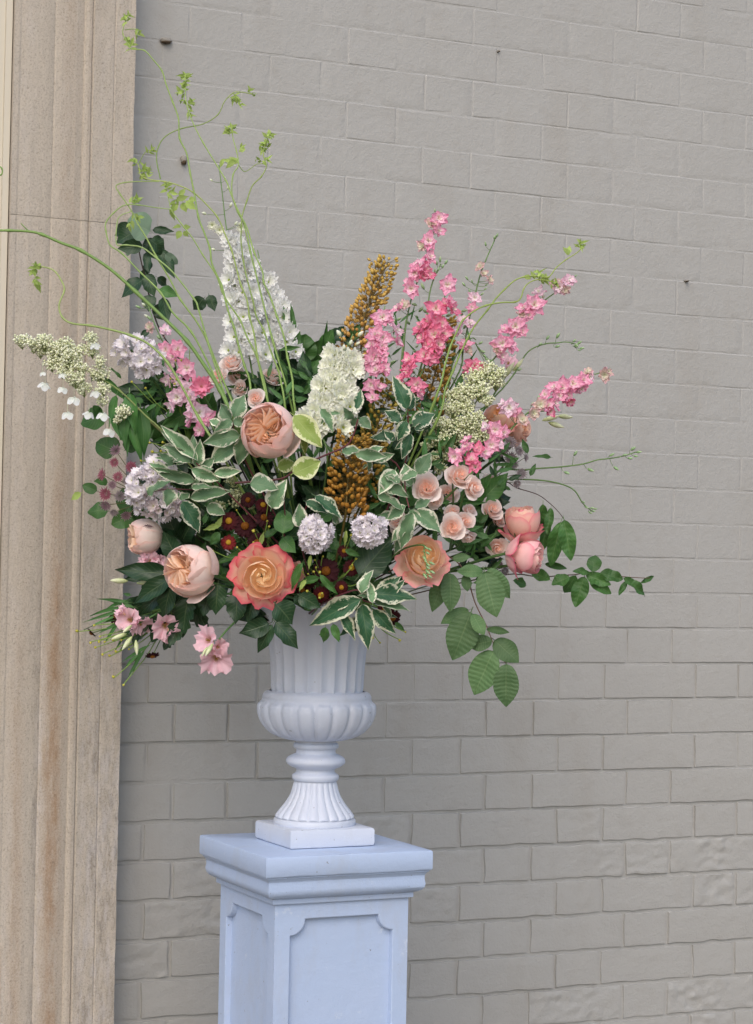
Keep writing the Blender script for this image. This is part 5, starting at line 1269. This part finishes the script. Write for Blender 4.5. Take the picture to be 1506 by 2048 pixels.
leafy('rose_foliage', 'dark pointed rose leaves hanging over the urn below the crimson edged rose', 'leaf spray', [(544, 1244), (549, 1222), (556, 1200), (600, 1195)], .34,
      [('dark', (538, 1247), (483, 1268), 19), ('dark', (545, 1249), (512, 1307), 14), ('dark', (551, 1244), (598, 1295), 18), ('dark', (552, 1208), (590, 1246), 26, -.01), ('dark', (436, 1168), (430, 1230), 20, -.06), ('dark', (477, 1186), (467, 1242), 22, -.04), ('dark', (510, 1195), (492, 1245), 20, -.03), ('dark', (598, 1190), (640, 1215), 16, -.03), ('dark', (600, 1185), (606, 1218), 16, -.03), ('oak', (420, 1180), (406, 1232), 18, -.08)], c0='31452c', c1='31452c', r0=.0009, r1=.0014)
leafy('lily_foliage', 'long smooth green lily leaves drooping at the left edge over the stone', 'leaf spray', [(205, 752), (240, 780), (280, 825), (340, 880), (420, 960)], .16,
      [('strap', (259, 785), (268, 868), 14), ('strap', (281, 815), (294, 920), 15), ('strap', (240, 835), (262, 905), 12), ('strap', (206, 755), (253, 802), 8), ('strap', (233, 790), (216, 855), 9), ('strap', (250, 800), (248, 900), 13, -.01), ('strap', (262, 840), (286, 925), 12, -.01), ('strap', (225, 830), (244, 880), 9), ('strap', (190, 742), (182, 765), 5), ('strap', (270, 830), (278, 880), 12, -.01)], c0='7a8a50', c1='6a5a40', r0=.0014, r1=.0022)
leafy('hydrangea_foliage', 'round scalloped green leaves along the left edge among the astrantias', 'leaf spray', [(238, 960), (280, 985), (340, 1030), (440, 1110)], .13,
      [('round', (212, 832), (160, 846), 24), ('round', (236, 905), (190, 882), 24), ('round', (216, 1022), (174, 1022), 19), ('round', (264, 1032), (224, 1048), 19, .02), ('round', (194, 982), (164, 970), 11), ('lime', (162, 986), (140, 1000), 8), ('mid', (240, 880), (262, 862), 10), ('round', (250, 900), (275, 880), 16, -.02), ('mid', (215, 965), (190, 960), 10), ('round', (198, 832), (186, 812), 12, .01)], c0='5a4a40', c1='5a4a40', r0=.0009, r1=.0016)
leafy('oak_foliage', 'curled green leaves standing between the white and cream delphiniums', 'leafy branch', [(575, 615), (580, 650), (588, 690), (598, 740), (600, 800)], .06,
      [('mid', (572, 650), (568, 612), 7), ('mid', (588, 668), (582, 606), 6), ('round', (600, 720), (612, 668), 30, -.02), ('round', (620, 740), (640, 680), 26, -.02), ('dark', (600, 745), (560, 700), 24, -.03), ('dark', (630, 760), (600, 720), 24, -.04), ('mid', (648, 700), (664, 660), 16), ('oak', (655, 690), (690, 648), 14), ('oak', (690, 690), (712, 655), 12), ('mid', (590, 700), (600, 662), 8, .01), ('mid', (610, 760), (640, 720), 18), ('dark', (560, 770), (580, 710), 22, -.03), ('mid', (700, 680), (720, 650), 12, -.02), ('mid', (645, 720), (655, 640), 5), ('dark', (605, 790), (590, 740), 22, -.02), ('strap', (595, 760), (610, 720), 6)], c0='5a3034', c1='5a3034')

# ------------------------------------------------------------------ long climbing jasmine stems
JG = 'trailing green jasmine stems'
def tuft(t, x, y, ang, d, n=7, s_=1.0, g=None):
    """small tuft of lime leaves round a shoot tip"""
    for k in range(n):
        a = ang + (k - (n - 1) / 2) * .55 * (1 if k % 2 else -1) * .9; bx = x - 14 * s_ * (k / n) * math.cos(ang); by = y + 14 * s_ * (k / n) * math.sin(ang)
        l = rr(9, 17) * s_
        leaf(t, 'lime', (bx, by), (bx + l * math.cos(a), by - l * math.sin(a)), rr(2.2, 4.2) * s_, d + rr(-.01, .01), d + rr(-.015, .015))
def jas(label, path, d0, d1, tufts=(), leaves=(), c0='9ab264', c1='7d9a50', r0=.0009, r1=.0023, extra=None, tail=True, knob=.40):
    t = stem_thing('jasmine_stem', label, 'jasmine stem', path, d0, d1, r0, r1, c0, c1, JG, knob=knob, tail=tail, extra=[(e, d0, d0) for e in (extra or [])])
    for q in tufts: tuft(t, q[0], q[1], q[2], d0, *(q[3:] if len(q) > 3 else ()))
    for A, B, hw in leaves: leaf(t, 'lime', A, B, hw, d0 + rr(-.01, .01))
    return t
T1 = [(512, 800), (520, 860)]
jas('tallest jasmine stem, curling over at the very top left', [(255, 30), (247, 55), (246, 68), (253, 82), (261, 97), (272, 99), (289, 101), (306, 119), (324, 142), (332, 168), (345, 203), (357, 237), (359, 276), (373, 306), (380, 345), (388, 384), (397, 435), (408, 464), (420, 497), (424, 528), (443, 571), (456, 621), (468, 655), (477, 691), (489, 731), (499, 760), (512, 820)], .10, .20,
    [(250, 34, 2.0, 8, .9), (258, 30, .6, 6, .8), (262, 88, 1.4, 8), (256, 78, 2.2, 5), (280, 66, .5, 7, .9)], extra=[[(282, 64), (268, 58), (250, 60)]])
jas('jasmine stem tipped with paired lime leaves, second from the left at the top', [(371, 147), (371, 190), (375, 216), (388, 250), (406, 285), (432, 328), (453, 363), (462, 388), (479, 427), (494, 456), (508, 504), (525, 543), (527, 564), (539, 590), (554, 633), (568, 674), (575, 715), (585, 760), (592, 830)], .08, .20,
    [(371, 150, 1.6, 10), (369, 170, 1.6, 8), (358, 184, 2.8, 6), (385, 205, .4, 8), (380, 230, 5.0, 6, .8), (363, 202, 3.4, 4, .8)])
jas('jasmine stem that hooks right below its leafy tip', [(542, 265), (531, 285), (527, 311), (533, 332), (522, 354), (505, 371), (494, 401), (484, 433), (483, 452), (482, 480), (487, 523), (494, 557), (506, 602), (513, 633), (527, 660), (542, 703), (556, 739), (561, 760), (572, 830)], .06, .18,
    [(542, 268, .8, 9), (530, 285, 2.0, 8), (526, 300, 5.2, 6), (536, 320, .1, 5), (516, 318, 2.6, 4, .8)], extra=[[(531, 328), (514, 328), (500, 338), (488, 343), (477, 330)]], c0='8c9c54')
jas('jasmine stem with an upright leafy fork in the middle of the upper left', [(464, 250), (466, 276), (473, 302), (477, 330), (466, 350), (464, 388), (475, 423), (488, 449), (500, 500), (520, 580), (545, 680), (580, 800)], .05, .16,
    [(464, 252, 1.5, 10), (455, 262, 2.6, 5), (482, 297, 1.0, 3, .9)], [((476, 326), (442, 318), 6), ((470, 322), (450, 335), 7), ((478, 326), (458, 312), 6), ((448, 318), (438, 335), 5), ((484, 305), (486, 290), 6)])
jas('thin jasmine runner arching right to left between two tall stems', [(505, 188), (480, 184), (466, 186), (449, 203), (436, 229), (406, 248), (363, 257), (332, 272), (317, 293), (313, 319), (321, 358)], .04, .06,
    [(500, 180, 1.0, 5, .7), (508, 190, -.2, 4, .6), (474, 200, 5.0, 8, .9), (466, 196, 3.6, 5, .8), (480, 208, 5.4, 4, .8)], r0=.0009, r1=.0012, tail=False, c0='98a862')
jas('jasmine stem looping from its yellow tip at the pilaster edge to the centre', [(265, 319), (277, 330), (281, 350), (298, 359), (328, 363), (358, 371), (388, 386), (414, 410), (436, 436), (449, 466), (463, 500), (472, 533), (482, 571), (494, 600), (499, 633), (508, 667), (515, 715), (527, 770), (545, 850)], .12, .20,
    [(266, 320, 2.2, 6, .9), (290, 335, 1.0, 6), (305, 300, .6, 6), (285, 352, 4.5, 5), (298, 345, 1.2, 6)], extra=[[(308, 298), (290, 305), (277, 330)]], c0='a8b466')
jas('wide curling jasmine loop around the round grey leaf', [(345, 419), (310, 415), (277, 410), (250, 410), (228, 425), (212, 445), (212, 462), (220, 490), (243, 506), (279, 543), (321, 585), (346, 626), (382, 663), (418, 729), (450, 800)], .16, .24, [(275, 400, 1.0, 4)], c0='93ab66')
jas('jasmine stem bent sharply left at the grey leaf', [(262, 423), (240, 432), (234, 448), (233, 488), (251, 490), (284, 495), (315, 518), (346, 545), (388, 598), (396, 615), (415, 682), (440, 760), (470, 840)], .17, .24, [(258, 450, 4.2, 4)], c0='9ab070')
jas('jasmine stem rising from the left side and curling back under the yellow tip', [(318, 363), (285, 363), (250, 365), (232, 372), (240, 388), (262, 420), (276, 448), (293, 476), (312, 512), (340, 559), (360, 598), (393, 643), (418, 690), (450, 770), (480, 850)], .15, .24, [(275, 435, 5.4, 5), (268, 400, .6, 4)], c0='93a860')
jas('jasmine stem with broad lime leaves halfway up the left side', [(335, 385), (343, 420), (363, 448), (385, 476), (405, 509), (432, 550), (444, 583), (456, 605), (480, 640), (494, 674), (513, 712), (530, 770), (545, 850)], .08, .18,
    [(335, 368, 1.6, 8), (345, 385, .3, 5), (348, 405, 3.8, 4)], [((352, 400), (378, 392), 7), ((355, 408), (340, 425), 7), ((366, 405), (372, 425), 9), ((372, 402), (392, 420), 9), ((358, 392), (372, 376), 6), ((340, 418), (350, 440), 5), ((362, 452), (344, 455), 6), ((366, 455), (382, 453), 6), ((362, 462), (352, 478), 7), ((368, 462), (376, 474), 6), ((378, 400), (392, 398), 7)])
jas('thick green jasmine shoot leaving the picture at the left edge', [(-30, 330), (-8, 330), (4, 338), (2, 350), (-14, 352), (-40, 380), (-50, 430), (-20, 458), (20, 461), (59, 463), (84, 469), (123, 486), (162, 501), (220, 538), (273, 585), (335, 643), (374, 682), (404, 724), (440, 780), (470, 850)], .20, .26, c0='7f9c54', c1='6c8c48', r0=.0013, r1=.0040, extra=[[(42, 447), (50, 455), (57, 462)]])
jas('wavy jasmine tendril with a leafy tip drifting over the stone', [(78, 532), (100, 537), (112, 545), (122, 560), (129, 580), (118, 610), (125, 635), (145, 647), (180, 651), (220, 659), (262, 671), (300, 690), (335, 725), (365, 775), (400, 840), (450, 920)], .20, .28,
    [(70, 530, 2.9, 8, .9), (66, 545, 4.2, 8, 1.0), (72, 565, 4.9, 6, .9)], [((70, 560), (82, 585), 6)], r0=.0014, r1=.0028, c0='a2b070')
jas('tall jasmine shoot on the right ending in toothed lime leaves', [(1162, 482), (1159, 501), (1131, 520), (1112, 536), (1097, 554), (1075, 552), (1047, 554), (1028, 562), (1009, 579), (991, 598), (975, 620), (950, 651), (934, 679), (919, 711), (906, 742), (890, 780), (870, 850)], .10, .18,
    [(1162, 485, 1.2, 6, .9), (1165, 494, 5.6, 7, .9), (1078, 545, 1.6, 6), (1090, 560, .2, 6)], [((1138, 510), (1128, 492), 7), ((1136, 508), (1140, 490), 6), ((1062, 556), (1045, 552), 6), ((1070, 558), (1062, 540), 5)], c0='98a850')
jas('second jasmine shoot on the right, curving flatter below the first', [(1115, 565), (1097, 562), (1075, 559), (1056, 567), (1047, 579), (1042, 595), (1031, 604), (1003, 605), (972, 611), (947, 623), (925, 642), (912, 667), (900, 695), (890, 730), (870, 800)], .12, .20, [(1112, 566, .2, 7, .9), (1085, 556, 5.0, 5)], c0='98a850')
for lab, path in (('plain straight green stem running up left of the cream delphinium', [(592, 790), (576, 700), (568, 676)]),):
    pass

# ------------------------------------------------------------------ inner foliage that fills the bouquet
POLY = [(245, 760), (300, 735), (420, 740), (560, 720), (700, 700), (820, 760), (900, 830), (990, 900), (1060, 1000), (1070, 1090), (985, 1160), (880, 1170), (800, 1215), (700, 1225), (600, 1225), (520, 1230), (440, 1225), (350, 1245), (285, 1240), (262, 1160), (250, 1040), (225, 960), (222, 860)]
def inside(x, y):
    c = False
    for (x1, y1), (x2, y2) in zip(POLY, POLY[1:] + POLY[:1]):
        if (y1 > y) != (y2 > y) and x < (x2 - x1) * (y - y1) / (y2 - y1) + x1: c = not c
    return c
nspr = 0; used_l = []
LMK = [(540, 862, 'the top peach rose'), (380, 1140, 'the cream peach rose'), (288, 1074, 'the side-on peach rose'), (524, 1152, 'the crimson edged rose'), (848, 1116, 'the open apricot rose'), (1043, 1038, 'the upright rose bud'), (1060, 1112, 'the sideways rose bud'),
       (1000, 832, 'the half hidden apricot rose'), (853, 974, 'the largest blush spray rose'), (920, 950, 'the top pair of blush spray roses'), (905, 1054, 'the low blush spray rose'), (631, 1069, 'the left lilac white ball'), (738, 1062, 'the right lilac white ball'), (690, 980, 'the fat brown gold foxtail'),
       (760, 860, 'the olive gold foxtail'), (668, 780, 'the cream delphinium'), (403, 773, 'the bright pink double bloom'), (345, 710, 'the left pink larkspur'), (300, 990, 'the lilac white stock cluster'), (262, 700, 'the upper left stock cluster'), (232, 930, 'the purple astrantias'), (460, 860, 'the ringed dogwood leaves'),
       (380, 930, 'the fanning striped dogwood leaves'), (812, 840, 'the upright dogwood cluster'), (815, 1010, 'the pale dogwood rosette'), (490, 1050, 'the massed dark red heleniums'), (652, 1142, 'the helenium above the rim'), (725, 1200, 'the dogwood drooping over the rim'), (255, 1238, 'the far left lisianthus'), (330, 1256, 'the hanging middle lisianthus'),
       (920, 850, 'the pale lacy panicle'), (1020, 900, 'the grey mauve astrantias'), (980, 880, 'the low pink larkspur'), (930, 1160, 'the ribbed beech leaves'), (620, 925, 'the yellow edged dogwood leaf'), (470, 740, 'the upper left spray roses'), (600, 720, 'the curled green leaves'), (545, 1245, 'the rose leaves over the urn'), (430, 1190, 'the lower left dark leaves'), (270, 850, 'the long lily leaves')]
q = random.Random(5)
while nspr < 64:
    x, y = q.uniform(215, 1080), q.uniform(700, 1240)
    if not inside(x, y): continue
    nspr += 1
    dd = dome(x, y) * q.uniform(.22, .80) - .02
    c = P(x, y, dd); axis = (c - MOUTH).normalized()
    kind = q.choice(['dark', 'dark', 'dark', 'mid', 'oak'])
    for li in sorted(range(len(LMK)), key=lambda i_: (LMK[i_][0] - x) ** 2 + (LMK[i_][1] - y) ** 2):
        lx, ly, ph_ = LMK[li]; dx_, dy_ = x - lx, y - ly
        rel = ('right of' if dx_ > 0 else 'left of') if abs(dx_) > abs(dy_) else ('below' if dy_ > 0 else 'above')
        lab = {'dark': 'dark pointed', 'mid': 'mid green', 'oak': 'dark lobed'}[kind] + ' leaf sprig in the shade ' + rel + ' ' + ph_
        if lab not in used_l: break
    used_l.append(lab)
    t = thing('foliage_sprig', lab, 'foliage', MOUTH, 'inner foliage sprigs')
    g = G(); tube(g, [c, c.lerp(MOUTH, .5), MOUTH], .0010, .0018, srgb('3a4f2c'), None, 4, 2); put('stem', g.mesh('stem', MS), None, t)
    for k in range(11):
        b = c - axis * q.uniform(0, .07); v = (axis * .6 + Vector((q.gauss(0, 1), q.gauss(0, 1), q.gauss(0, 1))).normalized()).normalized()
        leaf3(t, kind, b, b + v * q.uniform(.045, .080), None, (q.uniform(-.6, .6), q.uniform(-.2, .8), q.uniform(.5, 1)))
# brighter fine greens showing near the surface
q = random.Random(8)
for (x0, y0, n, lab) in ((330, 770, 26, 'fine bright green leaves among the pink larkspur on the left'), (560, 770, 22, 'fine green leaves at the feet of the long stems'), (470, 1100, 20, 'bright green leaves around the dark red flowers'),
                         (840, 830, 24, 'fine green leaves under the hot pink larkspur'), (940, 1110, 20, 'small green leaves behind the sideways bud'), (300, 860, 18, 'narrow green leaves between the lily leaves and the dogwood'), (880, 1000, 22, 'fine green leaves between the spray roses'), (710, 1120, 24, 'green leaves packed between the two lilac white balls and the rim'), (640, 900, 24, 'green leaves around the red dogwood stem in the middle'), (1000, 930, 22, 'fine green leaves behind the grey mauve astrantias'),
                         (420, 1010, 24, 'green leaves under the striped dogwood on the left'), (520, 900, 20, 'green leaves below the top peach rose'), (760, 1000, 20, 'green leaves right of the brown gold foxtail'), (900, 900, 24, 'green leaves under the pale lacy panicle'), (960, 1080, 24, 'green leaves behind the low spray roses'), (640, 760, 20, 'green leaves behind the cream delphinium'), (700, 1195, 18, 'dark green leaves spilling over the urn rim'), (440, 1150, 18, 'green leaves between the cream and crimson edged roses')):
    t = thing('foliage_sprig', lab, 'foliage', MOUTH, None)
    g = G(); c0 = P(x0, y0 + 20, dome(x0, y0) * .6); tube(g, [c0, c0.lerp(MOUTH, .5), MOUTH], .0010, .0018, srgb('4a6b34'), None, 4, 2); put('stem', g.mesh('stem', MS), None, t)
    for k in range(n):
        x, y = x0 + q.gauss(0, 32), y0 + q.gauss(0, 26); a = q.uniform(0, 3.14); l = q.uniform(22, 48); d = dome(x, y) * q.uniform(.55, .85)
        leaf(t, q.choice(['narrow', 'strap', 'mid', 'dark', 'mid']), (x, y), (x + l * math.cos(a), y - l * math.sin(a)), q.uniform(3, 7), d)
# hanging sprig across the apricot rose
spike('short drooping sprig of bright green buds lying across the apricot rose', [(852, 1158), (854, 1140), (852, 1120), (848, 1100), (850, 1092), (836, 1090), (812, 1096), (790, 1110)], [], .385, .30,
      [(849, 1093, 6), (855, 1096, 6), (846, 1113, 6), (852, 1104, 6), (859, 1124, 7), (853, 1127, 6), (852, 1141, 7), (861, 1142, 7), (847, 1148, 7), (857, 1151, 6), (853, 1133, 6), (849, 1120, 5)], group='green bud sprigs', name='bud_sprig', cat='bud sprig')
